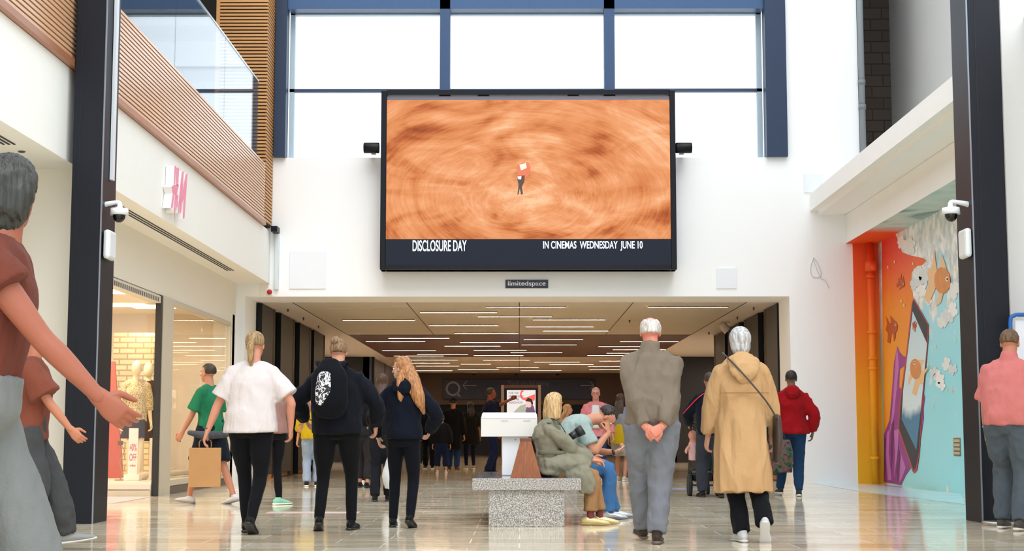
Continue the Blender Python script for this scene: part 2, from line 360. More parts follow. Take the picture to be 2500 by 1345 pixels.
pp = thing('drain_pipe', 'grey vertical pipe with couplings on the rough white pier above the sloping ledge', 'pipe', (P(2102, 200, YB).x, YB - .05, 5.1))
MB().tube([(0, 0, 0), (0, 0, 7.2)], .055, sub=1).build('pipe', mat('#8d959c', .5), pp)
for z in (1.55, 2.0): MB().tube([(0, 0, z), (0, 0, z + .09)], .068, sub=1).build('coupling', mat('#7d858c', .5), pp)
# mural paint
def vgrad(stops, z0=0, z1=4.23, name='painted_gradient', bump=.2):
    t = NT(name); v = t.obj(); s = t.n('ShaderNodeSeparateXYZ'); t.l(v, s.inputs[0]); r = t.n('ShaderNodeMapRange'); t.l(s.outputs[2], r.inputs[0]); r.inputs[1].default_value = z0; r.inputs[2].default_value = z1
    f = t.math('ADD', r.outputs[0], t.math('MULTIPLY', t.math('SUBTRACT', t.noise(v, 1.5, 4), .5), .12)); t.set(t.ramp(f, stops), .55)
    if bump: t.bump(t.noise(v, 22, 3), bump, .01)
    return t.m
ORG = vgrad([(0, '#f0b714'), (.35, '#f4a611'), (.55, '#f08a12'), (.78, '#ee5f10'), (1, '#e8490f')])
ORW = vgrad([(0, '#f59a22'), (.4, '#f8a62c'), (.7, '#f49123'), (.88, '#ee5526'), (1, '#e63c28')])
struct(box('wall_mural_return', XR + .12, XM + .3, YB - .03, YB, 0, ZL, ORG))
t = NT('painted_sky'); v = t.obj(); s = t.n('ShaderNodeSeparateXYZ'); t.l(v, s.inputs[0]); r = t.n('ShaderNodeMapRange'); t.l(s.outputs[2], r.inputs[0]); r.inputs[1].default_value = 0; r.inputs[2].default_value = 4.23
base = t.ramp(r.outputs[0], [(0, '#aeeef2'), (.4, '#9fe8f4'), (.75, '#b0e6f2'), (1, '#bfe2ea')])
up = t.n('ShaderNodeMapRange'); t.l(s.outputs[2], up.inputs[0]); up.inputs[1].default_value = 2.3; up.inputs[2].default_value = 3.9
n1 = t.noise(v, 1.6, 6, .35, .6); cl = t.math('ADD', n1, t.math('MULTIPLY', up.outputs[0], .32)); msk = t.ramp(cl, [(.60, (0, 0, 0, 1)), (.66, (1, 1, 1, 1))])
ccol = t.ramp(t.noise(v, 5, 5, .5), [(.3, '#b4c2cb'), (.48, '#dde3e0'), (.62, '#f8f8f4')])
t.set(t.mix(msk, base, ccol), .55); t.bump(t.noise(v, 22, 3), .15, .01)
struct(box('wall_mural', XM, XM + .3, 15.2, YB - .03, 0, ZL, t.m))
mu = thing('mural', 'wall painting of a gloved hand holding a phone with goldfish and clouds', 'mural', (XM, 23.5, 0))
inv = Matrix.Translation(-mu.location)
def mp(name, pts, m, lift, scale=.506, o=(2050, 540)):
    a = [onX(o[0] + u * scale, o[1] + w * scale, XM - lift) for u, w in pts]
    a = [Vector((XM - lift, min(q.y, YB - .03), min(max(q.z, 0), ZL))) for q in a]
    ob = MB().prism(a, (.0025, 0, 0)).build(name, m, mu); ob.matrix_parent_inverse = inv; return ob
mp('painted_orange_sky', [(202, 60), (268, 58), (285, 100), (300, 150), (340, 165), (400, 178), (418, 190), (400, 210), (360, 225), (346, 250), (345, 300), (356, 380), (330, 640), (300, 900), (270, 1266), (206, 1262)], ORW, .004)
GLV = mat('#a8429a', .5, var=.3, sc=4); GLV2 = mat('#d27ac6', .5, var=.2, sc=5); GLV3 = mat('#74236c', .5, var=.2)
mp('painted_glove', [(278, 603), (290, 632), (306, 650), (320, 655), (318, 692), (290, 716), (287, 800), (300, 812), (300, 860), (330, 960), (404, 828), (411, 850), (404, 900), (405, 950), (398, 1000), (388, 1060), (385, 1120), (350, 1180), (318, 1226), (296, 1273), (212, 1256), (213, 1030), (240, 960), (250, 840), (262, 680)], GLV, .007)
for k, pl in enumerate(([(272, 640), (280, 620), (285, 700), (276, 800), (262, 940), (240, 1030), (255, 900)], [(228, 1020), (240, 1005), (236, 1120), (250, 1250), (232, 1250), (222, 1130)], [(262, 1010), (285, 1000), (280, 1110), (262, 1240), (268, 1110)], [(296, 1120), (318, 1190), (300, 1240), (288, 1262)])): mp('painted_glove_highlight', pl, GLV2, .010)
for pl in ([(250, 980), (262, 960), (258, 1100), (250, 1200), (246, 1090)], [(282, 1080), (292, 1130), (280, 1255), (272, 1200)], [(216, 1040), (222, 1050), (220, 1200), (215, 1230)]): mp('painted_glove_shade', pl, GLV3, .010)
mp('painted_phone_edge', [(356, 372), (428, 500), (427, 560), (404, 830), (384, 1120), (372, 1200), (358, 1216), (350, 1205), (282, 1005), (288, 880), (320, 640), (348, 390)], mat('#c8483c', .5), .013)
mp('painted_phone', [(357, 382), (424, 502), (423, 556), (400, 826), (380, 1118), (366, 1190), (356, 1203), (286, 1000), (293, 880), (326, 640), (351, 396)], mat('#2b2f38', .5, var=.2), .016)
SCR = vgrad([(0, '#4b87a8'), (.27, '#4b87a8'), (.31, '#e2f1f4'), (.45, '#dcebf0'), (.7, '#bfe2ee'), (1, '#eef3f2')], name='painted_phone_screen', bump=0)
mp('painted_phone_screen', [(352, 436), (421, 590), (392, 900), (370, 1105), (299, 955), (306, 820)], SCR, .019)
OF = mat('#ee9a4e', .5, var=.3, sc=6); OFD = mat('#c9591d', .5, var=.3, sc=6); OFL = mat('#f7c993', .5)
def fish(cu, cv, s, flip, m, m2, lift, tilt=0):
    def T(pl): 
        out = []
        for a, b in pl:
            a *= flip; ca, sa = math.cos(tilt), math.sin(tilt); a, b = a * ca - b * sa, a * sa + b * ca; out.append((cu + a * s * .55, cv + b * s))
        return out
    mp('painted_fish_tail', T([(-.3, .0), (-.75, -.9), (-1.0, -1.6), (-1.05, -.7), (-1.5, -.2), (-1.2, .3), (-1.6, 1.2), (-1.1, 1.5), (-.6, .6)]), m2, lift)
    mp('painted_fish_fin', T([(-.3, -.5), (-.2, -1.4), (.15, -1.0), (.5, -.5)]), m2, lift)
    mp('painted_fish_fin', T([(-.1, .4), (-.35, 1.5), (.1, 1.2), (.3, .5)]), m2, lift)
    mp('painted_fish_body', T([(math.cos(a) * (.85 if math.cos(a) > 0 else .75), math.sin(a) * .72) for a in [i * math.pi / 9 for i in range(18)]]), m, lift + .003)
    mp('painted_fish_eye', T([(.5 + math.cos(a) * .16, -.15 + math.sin(a) * .13) for a in [i * math.pi / 4 for i in range(8)]]), mat('#f6efe0', .5), lift + .006)
    mp('painted_fish_pupil', T([(.53 + math.cos(a) * .08, -.15 + math.sin(a) * .065) for a in [i * math.pi / 4 for i in range(8)]]), BLACK, lift + .009)
fish(492, 285, 88, 1, OF, OFL, .012, .15); fish(366, 715, 64, -1, OF, OFL, .022, .9); fish(300, 300, 26, 1, OFD, OFD, .012, .5); fish(258, 512, 44, 1, OFD, OFD, .012, -.3); fish(358, 500, 18, -1, OFD, OFD, .022, .5)
for i, (u, w, s) in enumerate(((495, 480, 42), (520, 460, 46), (545, 425, 40), (552, 330, 48), (455, 730, 34), (480, 760, 44), (515, 690, 36), (545, 715, 32), (490, 790, 30), (380, 250, 40), (365, 300, 40), (395, 330, 40), (430, 380, 30), (410, 270, 50), (300, 105, 38), (340, 120, 44))):
    cm_ = mat(('#f2f3ef', '#e2e8ea', '#fbfbf8')[i % 3], .55, var=.10, sc=4)
    for j in range(7):
        jx, jy, js = u + math.cos(j * 2.4 + i) * s * .42 * (j > 0), w + math.sin(j * 2.4 + i) * s * .62 * (j > 0), s * (.62 if j == 0 else .3 + .06 * (j % 3))
        mp('painted_cloud', [(jx + math.cos(a) * js * .6, jy + math.sin(a) * js * .9) for a in [k * math.pi / 9 for k in range(18)]], cm_, .0082 + (i * 7 + j) % 9 * .0003)
for u, w in ((232, 222), (264, 196), (352, 205), (296, 385), (310, 405), (556, 570), (460, 605), (425, 690), (448, 895), (556, 235), (515, 815)):
    mp('painted_star', [(u + math.cos(a) * (5 if i % 2 else 2), w + math.sin(a) * (11 if i % 2 else 4)) for i, a in enumerate([j * math.pi / 4 for j in range(8)])], mat('#f6ec9c', .5), .021)
vb = thing('wall_vent', 'small louvred beige vent low on the painted sky-blue wall', 'vent', onX(2336, 1091, XM - .01))
mb = MB()
for i in range(4): mb.box(-.012, 0, -.16, .16, -.11 + i * .06, -.07 + i * .06)
mb.build('louvre', mat('#c9b99c', .6), vb); MB().box(0, .01, -.17, .17, -.13, .13).build('backing_plate', mat('#8a7a62', .6), vb)
pp = thing('painted_pipe', 'vertical wall pipe with clamps painted orange fading to yellow beside the mural', 'pipe', (P(2131, 900, YB - .15).x, YB - .15, 0))
MB().tube([(0, 0, 0), (0, 0, ZL)], .062, sub=1).build('pipe', ORG, pp)
for z in (.42, 1.98, 2.16, 2.62, 3.6): MB().tube([(0, 0, z), (0, 0, z + .05)], .08, sub=1).build('clamp', ORG, pp)
MB().tube([(0, 0, 3.72), (0, -.02, 3.9)], .1, sub=1).ell((.03, -.09, 3.78), (.06, .05, .06)).build('junction', ORG, pp)
# ---- right near wall and both steel columns
struct(box('wall_right', 4.95, 8.0, 15.25, 15.5, 0, 12.5, mat('#efeeec', .6, var=.03)))
struct(box('wall_right_near', XR + .3, 8.0, 2, 15.2, 0, ZL, WH))
def column(x0, x1, y0, y1, lab, s):
    c = thing('steel_column', lab, 'column', ((x0 + x1) / 2, (y0 + y1) / 2, 0)); w, d = (x1 - x0) / 2, (y1 - y0) / 2
    MB().box(-w, w, -d, d, 0, 12.5, .006).build('shaft', NAVY, c)
    MB().box(-w * .55, -w * .52, -d - .004, -d, 0, 12.5).build('seam_strip', mat('#0b0e16', .5), c)
    MB().box(s * w - .004, s * w + .008, -d - .006, -d + .01, 0, 12.5).build('edge_highlight', mat('#8b93a0', .3, .6), c)  # pale strip standing in for the highlight along the column's edge
    return c
column(-4.37, -4.075, 14.6, 15.12, 'dark navy steel column on the side of the shop with pink letters', 1)
column(4.45, 4.78, 14.75, 15.3, 'dark navy steel column beside the goldfish mural', -1)
cx = -4.07
a = onX(262, 435, cx); b = onX(262, 205, cx)
tag(box('conduit_cover', cx, cx + .03, 14.85, 14.93, a.z, 12, mat('#d8dde3', .4)), 'long white cable cover high on the dark navy column by the shop', 'cable cover')
def cctv(px, py, Y, s, lab):
    c = P(px, py, Y); o = thing('security_camera', lab, 'camera', c); WP = mat('#e8eaee', .35)
    MB().tube([(0, 0, .085), (0, 0, .02)], [.085, .09], sub=1, n=28).build('housing', WP, o)
    MB().ell((0, 0, .02), (.062, .062, .075), u=24).build('lens_dome', mat('#0c0d10', .08), o)
    MB().tube([(0, 0, .08), (0, 0, .13), (-s * .05, 0, .145), (-s * .3, 0, .09)], [(.03, .03), (.03, .025), (.028, .02), (.045, .04)], lat=(0, 1, 0)).build('bracket_arm', WP, o)
    return o
cctv(291, 530, 14.75, 1, 'white dome security camera on an arm from the column near the pink letters')
cctv(2322, 528, 14.9, -1, 'white dome security camera on an arm from the column by the mural')
def wifi(x, y, z, h, lab, s):
    o = thing('wireless_access_point', lab, 'wifi unit', (x, y, z)); MB().box(-.035, .035, -.13, .13, -h, h, .03).build('cover', mat('#dfe3e4', .4), o); return o
p = onX(265, 598, cx + .04); wifi(cx + .04, 14.78, P(265, 598, 14.75).z, .145, 'white rounded panel unit under the security camera by the shop', 1)
wifi(4.41, 14.9, P(2364, 595, 14.9).z, .145, 'white rounded panel unit under the security camera by the mural', 1)
# roof beams far above
for i in range(5): struct(box('ceiling_beam_%d' % (i + 1), -9, 8, 5 + i * 5.2, 5.3 + i * 5.2, 12.5, 12.9, NAVYB))
# ---- passage behind the opening
ZC = 3.285
t = NT('beige_ceiling'); v = t.obj(); t.set(t.mix(t.noise(v, .8, 3), '#cfc9bb', '#dbd5c6'), .5); BEI = t.m
PINKW = mat('#e8e0da', .55); MAR = mat('#5a2422', .4, var=.15); LTC = mat('#d8cac0', .5)
struct(box('ceiling_passage_front', -4.2, 4.2, 27.95, 37, ZC, ZC + .1, BEI))
struct(MB().box(-4.9, -4.2, 27.95, 37, ZC, ZC + .1).box(4.2, 4.9, 27.95, 37, ZC, ZC + .1).box(-9, -4.2, 37, 47.5, ZC, ZC + .1).box(4.2, 9, 37, 47.5, ZC, ZC + .1).box(-4.9, -4.2, 47.5, 60, ZC, ZC + .1).box(4.2, 4.9, 47.5, 60, ZC, ZC + .1).build('ceiling_passage_sides', PINKW))
struct(box('ceiling_passage_middle', -4.2, 4.2, 37, 47.5, ZC, ZC + .1, MAR)); struct(box('ceiling_passage_far', -4.2, 4.2, 47.5, 60, ZC, ZC + .1, LTC))
SEAM = mat('#4a4038', .7)
struct(MB().box(-.008, .008, 27.95, 60, ZC - .004, ZC).box(-2.1, -2.085, 27.95, 37, ZC - .004, ZC).box(2.1, 2.115, 27.95, 37, ZC - .004, ZC).box(-4.21, -4.19, 27.95, 37, ZC - .004, ZC).box(4.19, 4.21, 27.95, 37, ZC - .004, ZC).box(-4.2, 4.2, 36.98, 37.02, ZC - .006, ZC).box(-4.2, 4.2, 47.48, 47.52, ZC - .006, ZC).build('trim_10', SEAM))
LIGHTS = [[(837, 1012, 782), (1026, 1213, 763), (1187, 1380, 750.5), (1167, 1347, 773), (1048, 1216, 794.5), (1110, 1264, 813.5), (1302, 1477, 780.5), (1284, 1448, 797.5), (1327, 1485, 808), (1583, 1776, 749.6)],
 [(949, 1096, 825.5), (894, 1037, 834), (1124, 1264, 835.5), (1086, 1221, 845), (934, 1063, 855.7), (1157, 1285, 854.5), (1019, 1142, 864.6), (962, 1082, 869), (1157, 1277, 867.6), (1247, 1372, 860.8), (1279, 1423, 828.8), (1274, 1408, 841.8), (1515, 1656, 834), (1462, 1600, 845.7), (1497, 1625, 853.3), (1482, 1604, 862.2), (1435, 1558, 867.9)],
 [(1004, 1117, 878.6), (988, 1097, 886.3), (1016, 1121, 893.5), (1007, 1104, 904.7), (1180, 1293, 879.2), (1126, 1197, 889), (1118, 1217, 901.7), (1213, 1315, 897), (1272, 1370, 904.4), (1305, 1415, 884), (1342, 1448, 889.5), (1464, 1570, 881.3), (1437, 1545, 894.3), (1440, 1545, 902)]]
LM = emit('#ffdcb6', 26)
ORD = 'nearest second third fourth fifth sixth seventh eighth ninth tenth eleventh twelfth thirteenth fourteenth fifteenth sixteenth seventeenth'.split()
def nth(k): return ORD[k] + (' nearest' if k else '')
for bi, (band, nm) in enumerate(zip(LIGHTS, ('warm light strip in the beige front ceiling', 'warm light strip in the dark maroon ceiling', 'warm light strip in the far pale ceiling'))):
    band = sorted(band, key=lambda q: q[2])
    for ki, (x0, x1, y) in enumerate(band):
        a, b = onZ(x0, y, ZC - .012), onZ(x1, y, ZC - .012)
        o = thing('linear_ceiling_light', nm + ', ' + nth(ki) + ' to the atrium', 'ceiling light', ((a.x + b.x) / 2, a.y, ZC), 0, ('warm light strips in the beige ceiling', 'warm light strips in the maroon ceiling', 'warm light strips in the far ceiling')[bi])
        h = (b.x - a.x) / 2
        MB().box(-h, h, -.035, .035, -.014, -.001).build('diffuser', LM, o)
        MB().box(-h - .02, h + .02, -.045, -.0355, -.016, 0).box(-h - .02, h + .02, .0355, .045, -.016, 0).build('frame', mat('#6b5a48', .5), o)
for x0, y in ((765, 751.5),):
    a, b = onZ(765, y, ZC), onZ(997, y, ZC)
    tag(box('linear_ceiling_light', a.x, b.x, a.y - .035, a.y + .035, ZC - .012, ZC - .001, mat('#d8c9a8', .4)), 'unlit pale light strip in the beige ceiling by the dark shop panels', 'ceiling light')
# side walls of the passage: dark panels with frames
GOLD = mat('#6e5334', .35, .5)
def sidewall(s):
    nm = 'left' if s < 0 else 'right'
    struct(MB().box(*sorted((s * 4.86, s * 5.1)), 27.95, 37.2, 0, ZC).build('wall_passage_' + nm, mat('#17181a', .5)))
    segs = [(27.96, 29.3), (30.2, 31.9), (32.8, 34.4), (35.1, 36.9)]
    for i, (a, b) in enumerate(segs):
        o = thing('folding_door_panel', ('dark grey folding shopfront panel on the %s of the passage, ' % ('shop-window side' if s < 0 else 'mural side')) + ('nearest the atrium', 'second from the atrium', 'third from the atrium', 'deepest of the four')[i], 'door panel', (s * 4.8, (a + b) / 2, 0))
        h = (b - a) / 2
        MB().box(-.03, .03, -h, h, .1, ZC - .03, .004).build('panel', GREYD, o)
        MB().box(-.045, .045, h, h + .05, .02, ZC - .02).build('frame', GOLD, o); MB().box(-.045, .045, -h - .04, -h, .02, ZC - .02).build('frame', BLACK, o)
        MB().box(-.05, .05, h + .07, h + .12, .02, ZC - .02).build('guide_post', mat('#0e0e10', .4), o)
        MB().box(-.055, -.045, -h, h, .02, .1).build('kick_plate', mat('#a5794e', .5), o)
    struct(MB().box(*sorted((s * 4.7, s * 9)), 47.5, 47.7, 0, ZC).build('wall_passage_bay_' + nm, mat('#242325', .5)))
    struct(MB().box(*sorted((s * 9, s * 9.2)), 37, 47.5, 0, ZC).box(*sorted((s * 4.86, s * 9)), 37.0, 37.2, 0, ZC).build('wall_passage_outer_' + nm, mat('#2a2a2c', .5)))
    struct(MB().box(*sorted((s * 4.62, s * 4.9)), 47.5, 60, 0, ZC).build('wall_passage_far_' + nm, mat('#4a5064', .35)))
    struct(MB().box(*sorted((s * 4.55, s * 4.62)), 47.45, 47.75, 0, ZC).box(*sorted((s * 4.6, s * 4.63)), 52, 52.1, 0, ZC).build('trim_%d' % (12 + s), BLACK))
    a = (s * 4.86); struct(box('baseboard_passage_' + nm, min(a, a - s * .1), max(a, a - s * .1), 29.0, 30.3, 0, .1, mat('#b98556', .5)))
sidewall(-1); sidewall(1)
for k, (x, y) in enumerate(((-6.9, 40), (6.9, 40), (-6.9, 44.5), (6.9, 44.5))):  # unseen glowing panels, added to brighten the passage and its ceiling
    o = thing('added_bay_light', 'added unseen light panel in the side bay ceiling, ' + ('shop', 'mural')[k % 2] + ' side, ' + ('nearer', 'farther')[k // 2], 'ceiling light', (x, y, ZC), 0, 'added unseen light panels in the side bays')
    MB().box(-.6, .6, -.6, .6, -.03, 0).build('housing', PALEB, o); MB().box(-.56, .56, -.56, .56, -.034, -.03).build('diffuser', emit('#fff3e6', 12), o)
# far end: bulkhead with the centre's sign
struct(MB().box(-9, 9, 60, 60.3, 2.05, ZC + .1).build('wall_far_bulkhead', mat('#5d4e46', .6)))
struct(box('ceiling_far', -9, 9, 60.3, 66, 2.25, 2.35, mat('#8a6a35', .5))); struct(box('wall_far', -9, 9, 65.8, 66, 0, 2.3, mat('#15161b', .4)))
struct(MB().box(-9, -7, 60, 66, 0, 2.3).box(7, 9, 60, 66, 0, 2.3).build('wall_far_sides', mat('#15161b', .4)))
for k, (x, w) in enumerate(((-3.9, .25), (-2.1, .5), (-1.2, .45), (.2, .3), (2.6, .7))):
    tag(box('shop_light', x, x + w, 61.0, 61.12, 2.235, 2.248, emit('#ffdca0', 9)), 'small warm light under the low far ceiling, ' + ('leftmost of five', 'second from the left', 'middle one', 'second from the right', 'rightmost of five')[k], 'ceiling light', 'small lights under the far ceiling')
c0, c1 = P(1083, 974, 59.9), P(1452, 927, 59.9)
sg = thing('hanging_direction_sign', 'dark navy overhead direction sign with a grey Q and arrows at the passage end', 'sign', ((c0.x + c1.x) / 2, 59.9, c0.z))
inv = Matrix.Translation(-sg.location)
def sp(o): o.matrix_parent_inverse = inv; return o
sp(MB().box(c0.x, c1.x, 59.88, 59.98, c0.z, c1.z).build('board', mat('#15224e', .4), sg))
def pr(x0, y1, x1, y0, Y): a, b = P(x0, max(y0, y1), Y), P(x1, min(y0, y1), Y); return a.x, b.x, a.z, b.z
GW = mat('#8b8f9e', .5)
a0, a1, z0, z1 = pr(1088, 968, 1124, 932, 59.87); rr = (a1 - a0) / 2; mb = MB(); cc = ((a0 + a1) / 2, (z0 + z1) / 2 + .02); n = 28
for i in range(n):
    t0, t1 = 2 * math.pi * i / n, 2 * math.pi * (i + 1) / n
    mb.prism([(cc[0] + math.cos(a) * r_, 59.87, cc[1] + math.sin(a) * r_) for r_, a in ((rr, t0), (rr, t1), (rr * .72, t1), (rr * .72, t0))], (0, .008, 0))
mb.prism([(cc[0] + rr * .3, 59.87, cc[1] - rr * .85), (cc[0] + rr * .75, 59.87, cc[1] - rr * .55), (cc[0] + rr * 1.1, 59.87, cc[1] - rr * 1.15)], (0, .008, 0))
sp(mb.build('letter_q', GW, sg))
def arrow(px, py, s):
    a = P(px, py, 59.87); L = .26; mb = MB().box(a.x - L, a.x + L, 59.87, 59.878, a.z - .012, a.z + .012)
    for u in (-1, 1): mb.prism([(a.x + s * L, 59.87, a.z), (a.x + s * L - s * .15, 59.87, a.z + u * .15), (a.x + s * L - s * .13, 59.87, a.z + u * .17), (a.x + s * L + s * .02, 59.87, a.z + u * .015)], (0, .008, 0))
    sp(mb.build('arrow', GW, sg))
arrow(1147, 941, -1); arrow(1433, 941, 1)
x0, x1, z0, z1 = pr(1239, 944, 1340, 930, 59.87); sp(text('Thank you for visiting', 'sign_text', x0, x1, 59.875, z0, z1, mat('#5d6276', .5), sg))
GL = mat('#2b3045', .5); 
for xs in (1163, 1362):
    for y_, w in ((936, 30), (942, 22), (949, 38), (956, 30), (963, 34)): a, b = P(xs, y_, 59.87), P(xs + w, y_ + 3, 59.87); sp(MB().box(a.x, b.x, 59.87, 59.878, b.z, a.z).build('text_line', GL, sg))
for k, px in enumerate((1157, 1260, 1361)):
    a = onZ(px, 909, ZC); o = thing('ceiling_camera', 'tiny dark camera dome under the far ceiling, above the sign\'s ' + ('left arrow', 'middle', 'right half')[k], 'camera', (a.x, a.y, ZC), 0, 'dark camera domes under the far ceiling')
    MB().ell((0, 0, -.05), (.09, .09, .07)).build('dome', BLACK, o); MB().tube([(0, 0, 0), (0, 0, -.04)], .1, sub=1).build('mount', mat('#cfcfd2', .4), o)
# spot camera on right side soffit
a = onZ(1771, 785, ZC); o = thing('ceiling_spotlight', 'white cylindrical ceiling spotlight above the woman in the beige coat', 'spotlight', (a.x, a.y, ZC))
MB().tube([(0, 0, -.02), (0, 0, 0)], .09, sub=1).build('mount', mat('#cfc4ba', .5), o)
MB().tube([(-.08, 0, -.04), (-.02, 0, -.13), (.05, 0, -.2)], [.075, .09, .1], lat=(0, 1, 0)).build('lamp_head', mat('#c9beb4', .5), o)
for px, py, w_ in ((703, 754, 'nearest on the shop side'), (741, 775, 'second on the shop side'), (778, 795, 'third on the shop side'), (1537, 781, 'above the taupe jacket man'), (1840, 750, 'nearest on the mural side'), (1800, 773, 'second on the mural side'), (1731, 811, 'deepest on the mural side')):
    a = onZ(px, py, ZC); tag(MB().tube([(a.x, a.y, ZC - .06), (a.x, a.y, ZC)], [.012, .02], sub=1).build('sprinkler', mat('#57504c', .5)), 'tiny sprinkler head under the passage ceiling, ' + w_, 'sprinkler', 'sprinklers under the passage ceiling')
# ================================================================== SCREEN, SIGNS, SHOP
YS = 26.35
def rect(x0, y0, x1, y1, Y): a, b = P(x0, max(y0, y1), Y), P(x1, min(y0, y1), Y); return a.x, b.x, a.z, b.z
x0, x1, z0, z1 = rect(927, 219, 1648, 658, YS)
ts = thing('led_screen', 'huge black framed video screen showing swirling orange sand over a film advert', 'screen', ((x0 + x1) / 2, YS, z0)); inv = Matrix.Translation(-ts.location)
def s_(o): o.matrix_parent_inverse = inv; return o
s_(MB().box(x0, x1, YS + .05, YB - .05, z0, P(1250, 240, YS).z, .01).build('cabinet', BLACK, ts))
b0 = .1
s_(MB().box(x0, x0 + b0, YS, YS + .3, z0, z1, .012).box(x1 - b0, x1, YS, YS + .3, z0, z1, .012).box(x0 + b0, x1 - b0, YS, YS + .3, z0, z0 + .085).box(x0 + b0, x1 - b0, YS, YS + .3, z1 - .085, z1).build('frame', mat('#0b0d16', .35, spec=.25), ts))
mb = MB()
for px in (1085, 1180, 1489, 1400): a = P(px, 232, YS); mb.box(a.x - .1, a.x + .1, YS + .08, YS + .2, a.z - .05, a.z + .06)
s_(mb.build('bracket', mat('#10131f', .4), ts))
fx0, fx1, fz0, fz1 = rect(938, 243, 1639, 648, YS + .03)
t = NT('screen_picture'); v = t.obj(); s = t.n('ShaderNodeSeparateXYZ'); t.l(v, s.inputs[0])
cc = P(1275, 478, YS); px_ = t.math('SUBTRACT', s.outputs[0], cc.x); pz = t.math('MULTIPLY', t.math('SUBTRACT', s.outputs[2], cc.z), 1.7)
r = t.math('SQRT', t.math('ADD', t.math('MULTIPLY', px_, px_), t.math('MULTIPLY', pz, pz)))
th = t.math('ADD', t.math('ARCTAN2', pz, px_), t.math('MULTIPLY', r, -.28))
cb = t.n('ShaderNodeCombineXYZ'); t.l(t.math('MULTIPLY', r, 1.0), cb.inputs[0]); t.l(t.math('MULTIPLY', t.math('COSINE', th), .55), cb.inputs[1]); t.l(t.math('MULTIPLY', t.math('SINE', th), .55), cb.inputs[2])
n1 = t.noise(cb.outputs[0], 2.0, 5, .6, .6); n2 = t.noise(t.map(cb.outputs[0], (5, 1, 1)), 6, 4, .2, .6); n3 = t.noise(t.map(v, (.6, 1, 1.25)), .95, 5, 2.2)
f = t.math('ADD', t.math('ADD', t.math('MULTIPLY', n1, .36), t.math('MULTIPLY', n2, .16)), t.math('MULTIPLY', n3, .52))
near = t.n('ShaderNodeMapRange'); t.l(r, near.inputs[0]); near.inputs[1].default_value = .2; near.inputs[2].default_value = 1.6; near.inputs[3].default_value = .05; near.inputs[4].default_value = 0
f = t.math('ADD', f, near.outputs[0])
c = t.ramp(f, [(.35, '#8a3f22'), (.42, '#b86236'), (.49, '#d98752'), (.57, '#ea9f6c'), (.68, '#f7c498')])
t.set('#000000', .5, 0, .1); t.l(c, t.b.inputs['Emission Color']); t.b.inputs['Emission Strength'].default_value = .60
a, b = P(1250, 583, YS).z, P(1250, 243, YS).z
s_(MB().box(fx0, fx1, YS + .025, YS + .05, a, b).build('picture', t.m, ts))
t = NT('screen_caption_ground'); t.set('#000000', .5, 0, .1); t.b.inputs['Emission Color'].default_value = C('#2b303c'); t.b.inputs['Emission Strength'].default_value = .52
s_(MB().box(fx0, fx1, YS + .025, YS + .05, fz0, a).build('caption_band', t.m, ts))
s_(MB().box(fx0, fx1, YS + .03, YS + .06, b, P(1250, 234, YS).z).build('top_band', mat('#6f6d78', .4), ts))
WT = emit('#dfeaf6', .62)
x0, x1, z0, z1 = rect(1007, 613, 1139, 586, YS); s_(text('DISCLOSURE DAY', 'caption_text', x0, x1, YS + .024, z0, z1, WT, ts, .003, bold=.012))
x0, x1, z0, z1 = rect(1326, 612, 1569, 588, YS); s_(text('IN CINEMAS  WEDNESDAY  JUNE 10', 'caption_text', x0, x1, YS + .024, z0, z1, WT, ts, .003, bold=.012))
def E(c): return emit(c, .62)
def blob(pts, c, n='picture_figure', k=0): s_(MB().prism([P(x, y, YS + .022 - k * .002) for x, y in pts], (0, .001, 0)).build(n, c, ts))
blob([(1262, 430), (1281, 428), (1280, 444), (1274, 456), (1277, 473), (1272, 475), (1269, 460), (1266, 474), (1263, 476), (1266, 452)], E('#3a2a26'))
blob([(1263, 431), (1273, 430), (1272, 438), (1265, 437)], E('#d7d2d6'), k=1)
blob([(1262, 404), (1272, 399), (1290, 396), (1296, 410), (1290, 430), (1276, 434), (1264, 424)], E('#a4543a'))
blob([(1268, 402), (1284, 398), (1286, 410), (1272, 416)], E('#dcae9c'), k=1)
def sidebox(xa, xb, lab):
    x0, x1, z0, z1 = rect(xa, 348, xb, 374, YS + .1); o = thing('side_projector', lab, 'projector', ((x0 + x1) / 2, YS + .1, (z0 + z1) / 2)); w = (x1 - x0) / 2; h = (z1 - z0) / 2
    MB().tube([(-w, 0, 0), (-w * .9, 0, 0), (w * .9, 0, 0), (w, 0, 0)], [(h * .92, h * .92), (h, h), (h, h), (h * .92, h * .92)], lat=(0, 1, 0), n=24, sub=1).build('barrel', BLACK, o)
    MB().box(-.04, .04, -.03, .45, -.04, .04).build('bracket', BLACK, o)
sidebox(888, 926, 'black cylinder fitting on the shop side of the big screen'); sidebox(1650, 1689, 'black cylinder fitting on the mural side of the big screen')
x0, x1, z0, z1 = rect(1234, 703.5, 1338, 683.5, YB)
o = thing('nameplate_sign', 'small dark nameplate with white lettering under the big screen', 'sign', ((x0 + x1) / 2, YB - .02, z0)); inv2 = Matrix.Translation(-o.location)
MB().box(x0, x1, YB - .02, YB, z0, z1).build('plate', mat('#1c1f3a', .4), o).matrix_parent_inverse = inv2
x0, x1, z0, z1 = rect(1240, 701, 1332, 686, YB); text('limitedspace', 'sign_text', x0, x1, YB - .021, z0, z1, mat('#f2f2f6', .4), o, .003, bold=.02).matrix_parent_inverse = inv2
# faint sign on right wall and sketched line
tag(MB().tube([P(x, y, YB - .01) for x, y in ((1985, 632), (1978, 655), (1984, 675), (2002, 676), (2003, 660), (1992, 636), (1985, 632))] + [P(2003, 678, YB - .01), P(2014, 684, YB - .01), P(2024, 704, YB - .01)], .008, n=6).build('wall_cable', mat('#dedee0', .6)), 'faint looped pale cable on the white wall beside the mural', 'cable')
